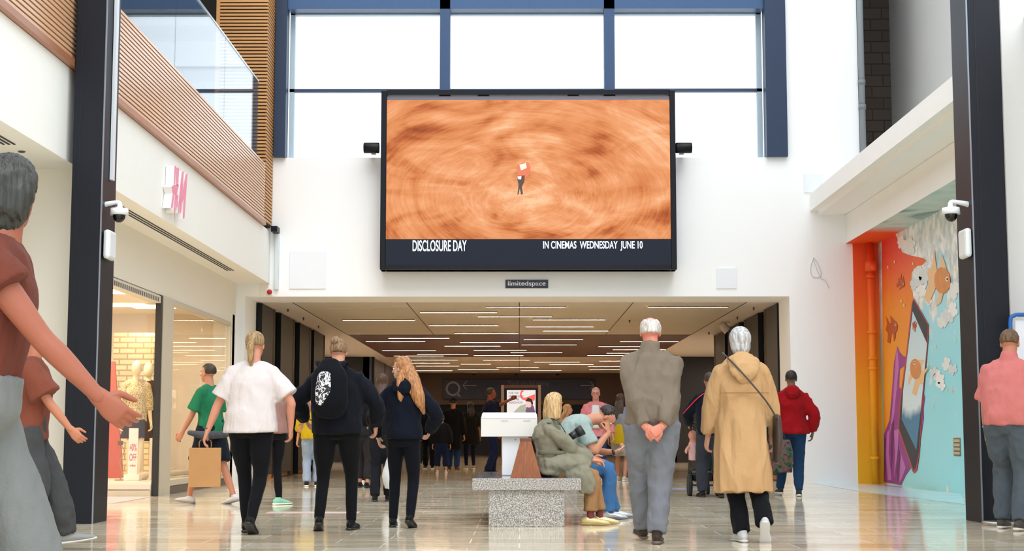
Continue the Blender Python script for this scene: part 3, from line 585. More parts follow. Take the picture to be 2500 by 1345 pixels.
# H&M letters on the left fascia
o = thing('shop_letters', 'pink faced shop initials with deep white sides on the white fascia', 'sign', (XL, 19.7, 3.9)); inv2 = Matrix.Translation(-o.location)
XF = XL + .11
def L(pl): return [onX(370 + u * .1264, 380 + w * .1264, XF) for u, w in pl]
H = [[(442, 195), (472, 195), (441, 575), (426, 575)], [(480, 232), (526, 232), (510, 575), (474, 575)], [(383, 600), (410, 572), (514, 556), (518, 598), (488, 712), (455, 728), (408, 730)], [(408, 728), (436, 720), (400, 1010), (368, 1010)], [(455, 720), (490, 705), (440, 1105), (424, 1060)]]
A = [[(484, 760), (512, 760), (508, 840), (496, 850), (510, 900), (498, 1000), (474, 1000), (484, 860)]]
M_ = [[(582, 310), (618, 302), (592, 760), (562, 1105), (548, 1050), (562, 700), (530, 1105), (506, 1105), (545, 640)], [(655, 358), (688, 346), (665, 700), (628, 1212), (598, 1212), (622, 800), (588, 900), (592, 760), (620, 560)]]
for nm, gl in (('letter_h', H), ('ampersand', A), ('letter_m', M_)):
    q = [L(pl) for pl in gl]; mb = MB(); fb = MB()
    for pl in q: mb.prism(pl, (-.105, 0, 0)); fb.prism([p + Vector((.005, 0, 0)) for p in pl], (-.004, 0, 0))
    m = mb.build(nm, mat('#f2f0f0', .4), o); m.matrix_parent_inverse = inv2
    f_ = fb.build('face', mat('#f08fae', .35, var=.02), m)
# shop front
FR = mat('#cfc6b4', .4, var=.05); DKF = mat('#23201e', .4)
sf = thing('shop_window_frame', 'cream metal frame of the shop window with shutter track above the entrance', 'window frame', (XS, 21.5, 0)); inv2 = Matrix.Translation(-sf.location)
def k_(o): o.matrix_parent_inverse = inv2; return o
k_(MB().box(XS - .05, XS + .03, 21.2, 21.85, 0, 2.79).build('post', FR, sf)); k_(MB().box(XS - .06, XS + .02, 21.12, 21.2, 0, 2.79).build('dark_jamb', DKF, sf))
k_(MB().box(XS - .05, XS + .02, 21.85, 26.3, 2.73, 2.79).box(XS - .05, XS + .02, 26.22, 26.3, .12, 2.73).box(XS - .05, XS + .02, 21.85, 26.22, .12, .2).build('window_surround', FR, sf))
k_(MB().box(XS - .12, XS + .01, 18, 21.12, 2.68, 2.78).build('shutter_box', mat('#e3dccb', .5), sf))
mb = MB()
for i in range(30): mb.box(XS - .005, XS + .012, 18.05 + i * .1, 18.11 + i * .1, 2.69, 2.75)
k_(mb.build('shutter_track', mat('#6d665a', .5), sf))
k_(MB().box(XS - .02, XS - .01, 21.86, 24.0, .2, 2.73).build('glass_pane', glass((.98, .97, .94, 1), 1.5, .55), sf)); k_(MB().box(XS - .02, XS - .01, 24.02, 26.22, .2, 2.73).build('glass_pane', glass((.98, .97, .94, 1), 1.5, .55), sf))
k_(MB().box(XS - .05, XS + .01, 21.87, 26.3, 0, .12).build('kick_plate', mat('#6f655c', .5), sf))
k_(MB().box(-8.0, XS - .06, 21.1, 21.12, .22, 2.7).build('glass_pane', glass((.98, .97, .95, 1), 1.4), sf))
struct(box('floor_shop_display', -8, XS - .06, 21.1, 26.3, 0, .2, mat('#e6dccb', .4)))
struct(box('trim_20', -8, XS - .06, 21.06, 21.1, 0, .08, mat('#c9bda8', .4))); struct(box('trim_21', -8, XS - .06, 21.07, 21.1, .1, .16, mat('#d9cfbd', .4)))
SHW = mat('#efe2cf', .6)
struct(MB().box(-8.2, -8, 15.7, YB, 0, 3.5).build('wall_shop_back', SHW)); struct(box('ceiling_shop', -8.2, XS - .3, 15.7, YB, 2.95, 3.1, mat('#f4ede2', .6))); struct(box('wall_shop_end', -8.2, XS, YB - .3, YB - .1, 0, 2.95, SHW))
struct(box('ceiling_shop_edge', XS - .3, XS - .06, 15.7, YB, 2.81, 2.95, SHW))
t = NT('cream_brick'); br = t.n('ShaderNodeTexBrick'); v = t.obj(); t.l(t.map(v, (1, 1, 1), rot=(R(90), 0, 0)), br.inputs['Vector'])
for k, x in (('Scale', 1), ('Mortar Size', .012), ('Brick Width', .26), ('Row Height', .09)): br.inputs[k].default_value = x
br.inputs['Color1'].default_value = C('#eeddb6'); br.inputs['Color2'].default_value = C('#e2cc9c'); br.inputs['Mortar'].default_value = C('#b59c72'); t.set(br.outputs[0], .7)
tag(box('brick_screen', -6.6, -5.95, 24.6, 24.7, .2, 2.5, t.m), 'cream brick patterned display panel behind the two mannequins', 'display panel')
tag(MB().prism([(-6.25, 22.9, .2), (-5.95, 22.9, .2), (-6.12, 22.9, 1.95), (-6.25, 22.9, 1.95)], (0, .05, 0)).build('display_board', mat('#c2563a', .5)), 'terracotta red display board at the shop window edge beside the mannequins', 'display panel')
for i, (x, y, w_) in enumerate(((-6, 22, 'above the mannequins'), (-6, 24.6, 'over the brick patterned panel'), (-7.2, 20, 'deep inside the entrance'), (-6.3, 18, 'behind the dark column'))):
    l = bpy.data.lights.new('shop_lamp_light', 'AREA'); l.energy = 26; l.size = .7; l.color = (1, .86, .68); lo = bpy.data.objects.new('shop_lamp_light', l); COL.objects.link(lo)
    o = thing('shop_ceiling_lamp', 'square warm lamp in the shop ceiling ' + w_, 'ceiling light', (x, y, 2.95), 0, 'warm lamps in the shop ceiling')
    lo.parent = o; lo.location = (0, 0, -.03)
    MB().box(-.36, .36, -.36, .36, -.025, 0, .005).build('housing', mat('#f5efe4', .4), o); MB().box(-.33, .33, -.33, .33, -.029, -.025).build('diffuser', emit('#ffe6c4', 2.2), o)
# offer board and stands
o = thing('offer_sign', 'tall white board with red 40% OFF lettering standing in front of the mannequins', 'sign', (P(324, 1160, 21.6).x, 21.6, .2))
MB().box(-.11, .11, -.08, .08, 0, .09, .008).build('base', mat('#f6f0e6', .5), o); MB().box(-.065, .065, -.015, .015, .09, .74).build('board', mat('#f8f3ee', .5), o)
RD = mat('#d0475a', .5); text('40%', 'sign_text', -.05, .05, -.016, .42, .52, RD, o, .002); text('OFF', 'sign_text', -.05, .05, -.016, .28, .38, RD, o, .002); text('online', 'sign_text', -.04, .04, -.016, .2, .235, RD, o, .002)
o = thing('offer_sign', 'lower pale notice board behind the brown dress by the window post', 'sign', (P(372, 1160, 21.9).x, 21.9, .2))
MB().box(-.05, .05, -.01, .01, 0, .6).build('board', mat('#efe9e4', .5), o); MB().box(-.055, .055, -.06, .06, 0, .03).build('base', mat('#f6f0e6', .5), o)
o = thing('display_log', 'pale rolled tube lying on the display floor behind the second shop window', 'display prop', (-5.35, 22.9, .26))
MB().tube([(-.1, -1.0, 0), (.12, 1.4, 0)], .045, sub=1).build('roll', mat('#f3e3c6', .5), o)
o = thing('display_lamp', 'thin curved cord lamp standing in the display left of the offer board', 'lamp', (P(292, 1160, 21.7).x, 21.7, .2))
MB().tube([(0, 0, 0), (.04, 0, .1), (.0, 0, .25), (.06, 0, .42), (.0, 0, .5)], .008, n=8).build('cord', mat('#b48a4a', .4), o); MB().box(-.03, .03, -.03, .03, .5, .56).build('lamp_head', mat('#6d4b2c', .5), o)
MB().tube([(0, 0, 0), (0, 0, .015)], .07, sub=1).build('base', mat('#b48a4a', .4), o)
# ================================================================== BENCH, KIOSK, TOTEM, POST
t = NT('speckled_granite'); v = t.obj(); n1 = t.noise(v, 95, 2, 0, .7); n2 = t.noise(v, 3, 3)
t.set(t.mix(t.math('MULTIPLY', n2, .35), t.ramp(n1, [(.36, '#4c4a4a'), (.46, '#85827f'), (.54, '#a9a5a1'), (.66, '#d7d4cf')]), '#9a938a'), .3, 0, .5); GRA = t.m
t = NT('polished_granite'); v = t.obj(); t.set(t.ramp(t.noise(v, 95, 2, 0, .7), [(.3, '#707277'), (.7, '#a9abb0')]), .08, 0, .8); GRT = t.m
bl, brr, zf0, zf1 = rect(1153, 1190, 1419, 1167, 14.1); ZT = .445
be = thing('granite_bench', 'grey speckled granite slab bench on a block plinth with wooden backrests', 'bench', ((bl + brr) / 2, 14.1, 0)); hw = (brr - bl) / 2
MB().box(-hw, hw, 0, 2.55, ZT - .11, ZT - .003, .004).build('seat_slab', GRA, be)
MB().box(-hw + .004, hw - .004, .004, 2.546, ZT - .0035, ZT).build('slab_top', GRT, be)
xa, xb, _, _ = rect(1193, 1283, 1378, 1200, 14.13); cxm = (bl + brr) / 2
MB().box(xa - cxm, xb - cxm, .04, 2.5, 0, ZT - .11, .003).build('plinth', GRA, be)
t = NT('walnut_wood'); v = t.obj(); g = t.noise(t.map(v, (1.4, 1.4, .55)), 9, 4, 1.6); t.set(t.mix(g, '#6b3318', '#a4643c'), .4, 0, .5); WAL = t.m
def wedge(y0, y1):
    f = [P(px, py, 14.13 + y0) for px, py in ((1247, 1163), (1283, 1163), (1283, 1072), (1268, 1072))]
    x0, x1, xt0, xt1 = [P(px, 1100, 14.13).x - cxm for px in (1246, 1322, 1270, 1297)]; m = (x0 + x1) / 2; zt_ = ZT + .37
    zz = zt_ - .03
    w = MB().prism([(x0, y0, ZT), (m - .002, y0, ZT), (m - .002, y0, zz), (xt0, y0, zz)], (0, y1 - y0, 0)).prism([(m + .002, y0, ZT), (x1, y0, ZT), (xt1, y0, zz), (m + .002, y0, zz)], (0, y1 - y0, 0))
    b = w.build('backrest', WAL, be); MB().box(xt0 - .004, xt1 + .004, y0 - .004, y1 + .004, zz, zt_, .003).build('cap_rail', mat('#6a3a22', .4), b).parent = b
wedge(.03, .62); wedge(1.5, 2.45)
# kiosk
x0, x1, z0, z1 = rect(1174, 1066, 1312, 1008, 14.95); kx = P(1258, 1160, 15).x
ki = thing('information_kiosk', 'white touchscreen information kiosk standing at the granite bench behind the wooden backrest', 'kiosk', (kx, 15.15, ZT))
KW = mat('#eceff4', .35, var=.01)
mb = MB(); hx0, hx1 = x0 - kx, x1 - kx; hz0, hz1 = z0 - ZT, z1 - ZT
mb.prism([(hx0, -.20, hz0 + .0), (hx0, -.20, hz1 - .05), (hx0, .28, hz1 + .0), (hx0, .28, hz0 + .22), (hx0, -.10, hz0)], (hx1 - hx0, 0, 0))
b = mb.build('screen_housing', mat('#e4e1dc', .4, var=.02), ki); bv = b.modifiers.new('bevel', 'BEVEL'); bv.width = .015; bv.segments = 3
MB().prism([(hx0 + .01, -.205, hz1 - .052), (hx0 + .01, -.2, hz1 - .012), (hx0 + .01, .28, hz1 + .012), (hx0 + .01, .28, hz1 - .01)], (hx1 - hx0 - .02, 0, 0)).build('lid', KW, ki)
MB().box(-.13, .13, -.13, .13, 0, hz0 + .12, .01).build('pedestal', KW, ki)
mb = MB()
for cx_ in (hx0 + .2, hx0 + .42):
    for i in range(8): mb.box(cx_ + i * .009, cx_ + i * .009 + .003, -.203, -.199, hz1 - .085, hz1 - .07)
mb.build('vent_slots', mat('#b3aea6', .5), ki); MB().tube([(0, -.132, hz0 - .03), (0, -.128, hz0 - .03)], .006, sub=1).build('lock', mat('#5b5b5e', .3, .8), ki)
# advertising totem
TY = 43.0; x0, x1, z0, z1 = rect(1223, 1120, 1321, 940, TY)
to = thing('advertising_totem', 'bronze framed freestanding advert display facing the atrium beyond the kiosk', 'display', ((x0 + x1) / 2, TY, 0)); w = (x1 - x0) / 2
BZ = mat('#9a7f6b', .35, .5)
for s in (-1, 1): MB().box(min(s * w, s * (w - .09)), max(s * w, s * (w - .09)), -.05, .15, 0, z1, .01).build('side_frame', BZ, to)
MB().box(-w + .09, w - .09, -.04, .15, z1 - .09, z1).build('top_frame', mat('#5c3c2c', .35, .5), to)
MB().box(-w + .09, w - .09, .0, .14, .3, z1 - .09).build('screen_surround', BLACK, to)
def tr(xa, ya, xb, yb): a, b, c, d = rect(xa, yb, xb, ya, TY); return a - to.location.x, b - to.location.x, c, d
sx0, sx1, sz0, sz1 = tr(1237.5, 952, 1307.5, 1062)
MB().box(sx0, sx1, -.012, 0, sz0, sz1).build('poster', emit('#c3c6cc', .55), to)
def tp(pts, c, k, n='poster_shape'): MB().prism([(lambda p: (p.x - to.location.x, -.013 - k * .002, p.z))(P(x, y, TY)) for x, y in pts], (0, .0015, 0)).build(n, c, to)
RE = emit('#dd5a56', .55)
arc = [(1280.5 + math.cos(a) * 11, 963 + math.sin(a) * 14) for a in [R(d) for d in range(60, 260, 20)]]; arc2 = [(1280.5 + math.cos(a) * 7, 963 + math.sin(a) * 8) for a in [R(d) for d in range(260, 60, -20)]]
tp(arc + arc2, RE, 1); tp([(1282, 971), (1306, 962), (1306, 975), (1302, 980), (1292, 973), (1283, 978)], RE, 1)
tp([(1287, 990), (1296, 984), (1303, 992), (1307, 1008), (1284, 1008), (1283, 1002)], emit('#5d4a66', .55), 2); tp([(1283, 980), (1293, 975), (1299, 983), (1296, 994), (1289, 995), (1284, 990)], emit('#caa9a6', .55), 3); tp([(1282, 979), (1289, 971), (1298, 974), (1302, 985), (1299, 990), (1295, 981)], emit('#261d24', .55), 4)
tp([(1250, 1010), (1270, 990), (1284, 986), (1284, 1062), (1250, 1062)], emit('#8f9a90', .55), 1)
TX = emit('#2e2440', .55)
for s, y0, y1, xe in (('FOR THE', 957, 962, 1266), ('FASHION NOW', 964.5, 970, 1278), ('FOR THE', 972.5, 977.5, 1267), ('FASHION NOW.', 980, 985.5, 1277)):
    a, b, c, d = tr(1242, y0, xe, y1); text(s, 'poster_text', a, b, -.0125, c, d, TX, to, .004)
# fixed leaflet / small floor decals
a = onZ(1670, 1193, 0); tag(box('floor_decal', a.x - .4, a.x + .4, a.y - .25, a.y + .25, .001, .003, mat('#7d8fc4', .3)), 'thin blue sticker on the floor beside the man with the pram', 'floor sticker')
a = onZ(765, 1251, 0); tag(box('floor_decal', a.x - .5, a.x + .5, a.y - .13, a.y + .13, .001, .003, mat('#e3c3cc', .3)), 'pale pink sticker on the floor under the woman with the black backpack', 'floor sticker')
# barrier post
a = onZ(2402, 1274, 0)
po = thing('barrier_post', 'slim steel queue post on a round base beside the man in the pink shirt', 'queue post', (a.x, 14.42, 0)); ST = mat('#b9b5ae', .25, .9)
MB().tube([(0, 0, 0), (0, 0, .03), (0, 0, .04)], [.18, .18, .15], n=40, sub=1).build('base', ST, po); MB().tube([(0, 0, .04), (0, 0, .86)], .022, sub=1, n=20).build('pole', ST, po)
MB().tube([(0, 0, .86), (0, 0, .95), (0, 0, .97)], [.032, .032, .02], sub=1, n=20).build('head', mat('#4a4846', .3, .8), po)
# blue scaffold-like frame trolley at right edge
fb = thing('folding_trolley', 'blue tubular metal frame with white tray at the right edge by the wall', 'trolley', (P(2495, 1240, 14.6).x + .14, 14.6, 0)); BL = mat('#1c5fae', .35)
zt_ = P(2490, 768, 14.6).z; zl = P(2490, 893, 14.6).z
MB().tube([(-.18, 0, zl), (-.19, 0, zt_ - .08), (-.15, 0, zt_ - .01), (-.05, 0, zt_), (.5, 0, zt_)], .02, n=12).build('handle_frame', BL, fb)
MB().box(-.14, .5, .02, .04, zl + .03, zt_ - .05, .01).build('back_panel', mat('#e9ecf4', .5), fb); MB().box(-.19, .5, -.03, .2, zl - .03, zl, .01).build('shelf', BL, fb)
for s in (0, 1): MB().tube([(-.16 + s * .5, 0, zl), (-.12 + s * .5, 0, .5), (-.1 + s * .5, 0, .14)], [.018, .03, .03], n=12).build('leg', BL, fb)
for s in (0, 1): MB().tube([(-.1 + s * .5, 0, .14), (-.11 + s * .5, 0, 0)], [.035, .03], n=14, sub=1).build('foot', mat('#c9c3bd', .5), fb)
# ================================================================== PEOPLE
def baked(mb, name, vox, mats, parent=None, smooth=3, fold=0, fs=(6, 6, 2.2), keep=None):
    """weld the shapes in mb into one continuous surface"""
    me = mb.mesh(name); o = bpy.data.objects.new(name, me); COL.objects.link(o)
    r = o.modifiers.new('r', 'REMESH'); r.mode = 'VOXEL'; r.voxel_size = vox; r.use_smooth_shade = True
    if smooth: s = o.modifiers.new('s', 'SMOOTH'); s.factor = .5; s.iterations = smooth
    bpy.context.view_layer.update()
    m2 = bpy.data.meshes.new_from_object(o.evaluated_get(bpy.context.evaluated_depsgraph_get())); bpy.data.objects.remove(o); bpy.data.meshes.remove(me)
    if fold:
        nv = len(m2.vertices); co = np.empty(nv * 3); m2.vertices.foreach_get('co', co); nn = np.empty(nv * 3); m2.vertex_normals.foreach_get('vector', nn); co = co.reshape(-1, 3); nn = nn.reshape(-1, 3)
        d = np.array([noise.noise(Vector((c[0] * fs[0], c[1] * fs[1], c[2] * fs[2]))) + .28 * noise.noise(Vector((c[0] * fs[0] * 2.3 + 9, c[1] * fs[1] * 2.3, c[2] * fs[2] * 2.6))) for c in co])
        d = .6 - 2.2 * np.abs(d); co += nn * (d * fold * 1.5)[:, None]; m2.vertices.foreach_set('co', co.ravel()); m2.update()
    if keep is None:
        m2.materials.clear()
        for m in (mats if isinstance(mats, (list, tuple)) else [mats]): m2.materials.append(m)
        ob = bpy.data.objects.new(name, m2); COL.objects.link(ob)
        if parent: ob.parent = parent
        return ob
    return m2
def join_meshes(ms, name, m, parent):
    bm = bmesh.new()
    for x in ms: bm.from_mesh(x); bpy.data.meshes.remove(x)
    me = bpy.data.meshes.new(name); bm.to_mesh(me); bm.free(); me.materials.clear(); me.materials.append(m)
    for p in me.polygons: p.use_smooth = True; p.material_index = 0
    o = bpy.data.objects.new(name, me); COL.objects.link(o); o.parent = parent; return o
def ik(a, b, l1, l2, pole):
    a, b, pole = Vector(a), Vector(b), Vector(pole); d = b - a; L = min(d.length, (l1 + l2) * .998); u = d.normalized(); b = a + u * L
    x = (l1 * l1 - l2 * l2 + L * L) / (2 * L); h = math.sqrt(max(l1 * l1 - x * x, 0)); p = pole - u * pole.dot(u)
    return a + u * x + p.normalized() * h, b
def hand(mb, w, d, nrm, side, s, curl=.35, curls=None):
    """w wrist, d finger direction, nrm palm normal, side: +1 thumb towards nrm x d"""
    d = Vector(d).normalized(); nrm = Vector(nrm); nrm = (nrm - d * nrm.dot(d)).normalized(); lat = nrm.cross(d) * side; w = Vector(w)
    mb.tube([w - d * .02 * s, w + d * .02 * s, w + d * .06 * s, w + d * .092 * s], [(.026 * s, .02 * s), (.033 * s, .018 * s), (.041 * s, .016 * s), (.039 * s, .013 * s)], lat=lat, n=14, rnd=True)
    for i, (o, L) in enumerate(((.029, .072), (.010, .081), (-.010, .075), (-.028, .058))):
        c = curls[i] if curls else curl * (1 + .12 * i); p = w + d * .086 * s + lat * o * s; pts = [p - d * .02 * s, p]; dr = d + lat * o * 2.2
        dr.normalize(); a = 0
        for k, f in enumerate((.45, .31, .24)):
            a += c * (1.0, 1.25, .9)[k]; v = dr * math.cos(a) + nrm * math.sin(a); p = p + v * L * f * s; pts.append(p)
        mb.tube(pts, [.0095 * s, .0095 * s, .0088 * s, .008 * s, .0066 * s], n=10, rnd=True, sub=2)
    t0 = w + d * .022 * s + lat * .024 * s; dt = (d * .75 + lat * .75 + nrm * .35).normalized(); dt2 = (d * .95 + lat * .25 + nrm * .45).normalized()
    mb.tube([t0 - lat * .012 * s, t0 + dt * .035 * s, t0 + dt * .035 * s + dt2 * .03 * s, t0 + dt * .035 * s + dt2 * .055 * s], [.014 * s, .0125 * s, .0105 * s, .008 * s], n=10, rnd=True, sub=2)
def rmat(yaw, pitch=0, roll=0): return Matrix.Rotation(yaw, 3, 'Z') @ Matrix.Rotation(-pitch, 3, 'X') @ Matrix.Rotation(roll, 3, 'Y')   # pitch>0 looks down
def person(label, x, y, face, H, lean=0, bend=0, side=0, twist=0, pelvis=None, spine=None, feet=None, hands=None, elbow=None, knee=None, head=(0, 0, 0), neckf=0,
           skinc='#d9a184', hair=('short', '#3a2a20', '#5a4030'), top=None, bottom=None, coat=None, shoes=('#1a1a1d', '#2a2a2c'), w=1.0, belly=0, hip=1.0, vox=.012, handp=None, eyes=False,
           name='person', cat='person', ears=True, sockc=None, nohead=False, group=None):
    s = H / 1.75; root = thing(name, label, cat, (x, y, 0), R(face), group); SK = skin(skinc) if not isinstance(skinc, bpy.types.Material) else skinc
    V = Vector
    pe = V(pelvis) if pelvis else V((0, 0, .93 * s))
    if spine: wa, ch, nk = [V(q) for q in spine]
    else:
        u = V((math.sin(R(side)), math.sin(R(lean)), math.cos(R(lean)))).normalized(); u2 = V((math.sin(R(side)), math.sin(R(lean + bend)), math.cos(R(lean + bend)))).normalized()
        wa = pe + u * .17 * s; ch = wa + ((u + u2) / 2) * .18 * s; nk = ch + u2 * .19 * s
    up = (nk - ch).normalized(); tw = R(twist); latS = V((math.cos(tw), math.sin(tw), 0)); latS = (latS - up * latS.dot(up)).normalized(); latP = V((1, 0, 0))
    fw = up.cross(latS)                      # facing direction of the chest
    sw = .160 * s * (1 + (w - 1) * .5); shl = nk - up * .097 * s - latS * sw; shr = nk - up * .097 * s + latS * sw
    hd = rmat(R(head[0]), R(head[1]), R(head[2])); hc = nk + up * .060 * s + fw * neckf * s + hd @ V((0, .025 * s, .105 * s))
    lat = {-1: None, 1: None}
    sh = {-1: shl, 1: shr}; hip_ = {q: pe + latP * q * .088 * s * hip + V((0, 0, -.03 * s)) for q in (-1, 1)}
    feet = feet or {-1: (-.09, 0.02, 0, 0, 4), 1: (.09, -.02, 0, 0, -4)}
    ank = {}; kn = {}
    for q in (-1, 1):
        fx, fy, fz, fp, fa = feet[q]; ft = V((fx, fy, fz)); ra = rmat(R(fa), R(fp)); ank[q] = ft * 1 + ra @ V((0, 0, .085 * s))
        kn[q], ank[q] = ik(hip_[q], ank[q], .43 * s, .415 * s, (knee or {}).get(q, (0.05 * q, 1, 0)))
    hands = hands or {}; el = {}; wr = {}
    for q in (-1, 1):
        tgt = V(hands.get(q, (q * .27 * s, .04 * s, .80 * s))); el[q], wr[q] = ik(sh[q], tgt, .285 * s, .255 * s, (elbow or {}).get(q, (q * .35, -1, 0)))
    # --- skin: head and neck, hands, trunk and limbs in one mesh
    ms = []
    if not nohead:
        mb = MB(); hp = lambda a, b_, c_: hc + hd @ (V((a, b_, c_)) * s)
        mb.ell(hp(0, -.008, .03), (.074 * s, .094 * s, .086 * s), hd); mb.ell(hp(0, .032, -.028), (.06 * s, .058 * s, .082 * s), hd); mb.ell(hp(0, .045, -.075), (.045 * s, .045 * s, .04 * s), hd)
        mb.tube([hp(0, .082, .015), hp(0, .1, -.012), hp(0, .108, -.028)], [(.007 * s, .012 * s), (.011 * s, .014 * s), (.015 * s, .014 * s)], n=10, rnd=True)
        mb.ell(hp(0, .083, .024), (.045 * s, .014 * s, .009 * s), hd); mb.ell(hp(0, .086, -.057), (.023 * s, .012 * s, .006 * s), hd); mb.ell(hp(0, .085, -.068), (.02 * s, .012 * s, .006 * s), hd)
        if ears:
            for q in (-1, 1): mb.ell(hp(q * .074, -.002, -.008), (.009 * s, .019 * s, .031 * s), hd @ Matrix.Rotation(q * .35, 3, 'Z'))
        mb.tube([nk - up * .05 * s, nk + up * .03 * s, hp(0, -.012, -.05), hp(0, -.01, 0)], [.072 * s * w ** .5, .056 * s * w ** .5, .054 * s * w ** .5, .05 * s], n=18)
        ms.append(baked(mb, 'h', .0065 * max(1, vox / .012) * s, None, smooth=2, keep=1))
    mb = MB()
    for q in (-1, 1):
        d, nrm, curl = (handp or {}).get(q, (None, None, .35))[:3]; cs = (handp or {}).get(q, (0, 0, 0, None))[3:] or [None]
        d = V(d) if d is not None else (wr[q] - el[q]).normalized() + V((0, .1, 0)); nrm = V(nrm) if nrm is not None else V((-q, .25, 0))
        hand(mb, wr[q], d, nrm, -q if nrm.dot(V((-q, 0, 0))) >= 0 or 1 else q, s, curl, cs[0])
    ms.append(baked(mb, 'hh', .0036 * max(1, vox / .012), None, smooth=1, keep=1))
    sleeve = top.get('sleeve', 0) if top else 0; mb = MB()
    tor = [(pe + V((0, 0, -.09 * s)), .12, .1), (pe, .158 * hip, .115), (wa, .132 * (w + belly * .3), .1 + belly * .04), (ch, .15 * w, .108), (nk - up * .03 * s, .1, .07)]
    kt = .9 if (top or coat) else 1.0; ka = .86 if coat or sleeve >= 1.5 else 1.0; kl = .86 if bottom and bottom.get('len', 1) > .8 else .97
    mb.tube([a for a, _, _ in tor], [(r1 * s * kt, r2 * s * kt) for _, r1, r2 in tor], lat=latS, n=24)
    mb.tube([sh[-1], (sh[-1] + nk) / 2 - up * .01, nk - up * .035 * s, (sh[1] + nk) / 2 - up * .01, sh[1]], [.042 * s * kt, .044 * s * kt, .045 * s * kt, .044 * s * kt, .042 * s * kt], lat=up, rnd=True)
    aw = .5 + w * .5
    for q in (-1, 1):
        mb.tube([sh[q], sh[q].lerp(el[q], .4), el[q], el[q].lerp(wr[q], .3), wr[q] + (wr[q] - el[q]).normalized() * .01 * s], [.046 * s * aw * ka * kt, .047 * s * aw * ka, .037 * s * aw * ka, .038 * s * aw * ka, .025 * s], n=16, rnd=True)
        mb.tube([hip_[q] + V((0, 0, .02)), hip_[q].lerp(kn[q], .45), kn[q], kn[q].lerp(ank[q], .3), ank[q]], [.088 * s * hip * kl, .075 * s * hip * kl, .052 * s * kl, .053 * s * kl, .034 * s * (.95 if kl < .9 else 1)], n=16, rnd=True)
    ms.append(baked(mb, 'b', max(vox, .011), None, smooth=2, keep=1))
    body = join_meshes(ms, 'body', SK, root)
    if eyes and not nohead:
        for q in (-1, 1):
            MB().ell(hp(q * .029, .079, .002), (.014 * s, .010 * s, .0085 * s), hd).build('eye', mat('#efe9e4', .2, var=0), root); MB().ell(hp(q * .029, .0865, .002), (.0058 * s, .004 * s, .0058 * s), hd).build('pupil', mat('#2a201c', .15, var=0), root)
            MB().tube([hp(q * .014, .094, .022), hp(q * .03, .094, .028), hp(q * .045, .084, .022)], .0035 * s, n=8).build('eyebrow', hairm(hair[1], hair[2]), root)
        MB().ell(hp(0, .0935, -.0625), (.021 * s, .009 * s, .0065 * s), hd).build('mouth', mat('#b5605a', .4), root)
    # --- hair
    if hair and not nohead:
        HM = hairm(hair[1], hair[2]); st = hair[0]; mb = MB()
        def shell(r=(.083, .104, .094), line=.30, low=-.6, back=-.2, thick=1.0):
            def fn(d):
                k = 1.0
                if d.y > back + .25 and d.z < line + .25 * abs(d.x): k = .80 if d.y > back + .45 or d.z < line - .2 else .88
                if d.z < low: k = .8
                return k
            mb.ell(hp(0, -.012, .033), [q * s * thick for q in r], hd, u=36, v=28, fn=fn)
        if st == 'short': shell(line=.35, low=-.45, back=-.1)
        elif st == 'crop': shell((.079, .1, .092), .35, -.35, -.15)
        elif st == 'balding':
            def fn(d):
                if d.y > .15 and d.z < .3: return .8
                if d.z > .62 and d.y < .65 and abs(d.x) < .55: return .9
                return .8 if d.z < -.5 else 1
            mb.ell(hp(0, -.012, .028), (.084 * s, .104 * s, .092 * s), hd, u=36, v=28, fn=fn)
        elif st == 'pony':
            shell(low=-.5, back=-.1); mb.ell(hp(0, -.105, .015), (.028 * s, .03 * s, .03 * s), hd)
            b0 = hp(0, -.12, .02); mb.tube([b0, b0 + V((0, -.035, -.05)) * s, b0 + V((.0, -.03, -.14)) * s, b0 + V((.006, -.01, -.25)) * s], [.024 * s, .034 * s, .028 * s, .008 * s], n=14, rnd=True)
        elif st == 'bun':
            shell(low=-.5, back=-.1); mb.ell(hp(-.02, -.085, .095), (.047 * s, .043 * s, .042 * s), hd)
        elif st == 'bob':
            shell((.092, .108, .1), .32, -2, 0, 1.0)
            mb.tube([hp(0, -.03, .06), hp(0, -.04, -.01), hp(0, -.042, -.08), hp(0, -.045, -.135), hp(0, -.042, -.15)], [(.088 * s, .082 * s), (.098 * s, .08 * s), (.104 * s, .078 * s), (.102 * s, .068 * s), (.09 * s, .055 * s)], lat=hd @ V((1, 0, 0)), n=26)
        elif st == 'thickshort':
            shell((.09, .11, .1), .3, -.75, 0, 1.0); mb.tube([hp(0, -.03, .03), hp(0, -.045, -.05), hp(0, -.05, -.1)], [(.084 * s, .075 * s), (.08 * s, .062 * s), (.055 * s, .04 * s)], lat=hd @ V((1, 0, 0)), n=22)
        elif st == 'long':
            shell((.088, .108, .098), .3, -2, 0)
            bk = nk - fw * .09 * s
            mb.tube([hp(0, -.04, .04), hp(0, -.055, -.05), bk + up * .02 * s, bk - up * .12 * s - fw * .02, bk - up * .22 * s - fw * .02 * s], [(.085 * s, .07 * s), (.09 * s, .06 * s), (.1 * s, .045 * s), (.085 * s, .035 * s), (.03 * s, .012 * s)], lat=hd @ V((1, 0, 0)), n=22)
        ho = baked(mb, 'hair', .007 * max(1, vox / .012) * s, HM, root, smooth=1 if st in ('crop', 'balding') else 2, fold=.0035 * s, fs=(60, 60, 9))
    # --- clothes
    if sockc:
        for q in (-1, 1): baked(MB().tube([kn[q].lerp(ank[q], .3), ank[q].lerp(kn[q], .12), ank[q] + V((0, 0, -.03))], [.056 * s, .039 * s, .037 * s], n=16), 'sock', .008, cloth(sockc, fold=.1), root)
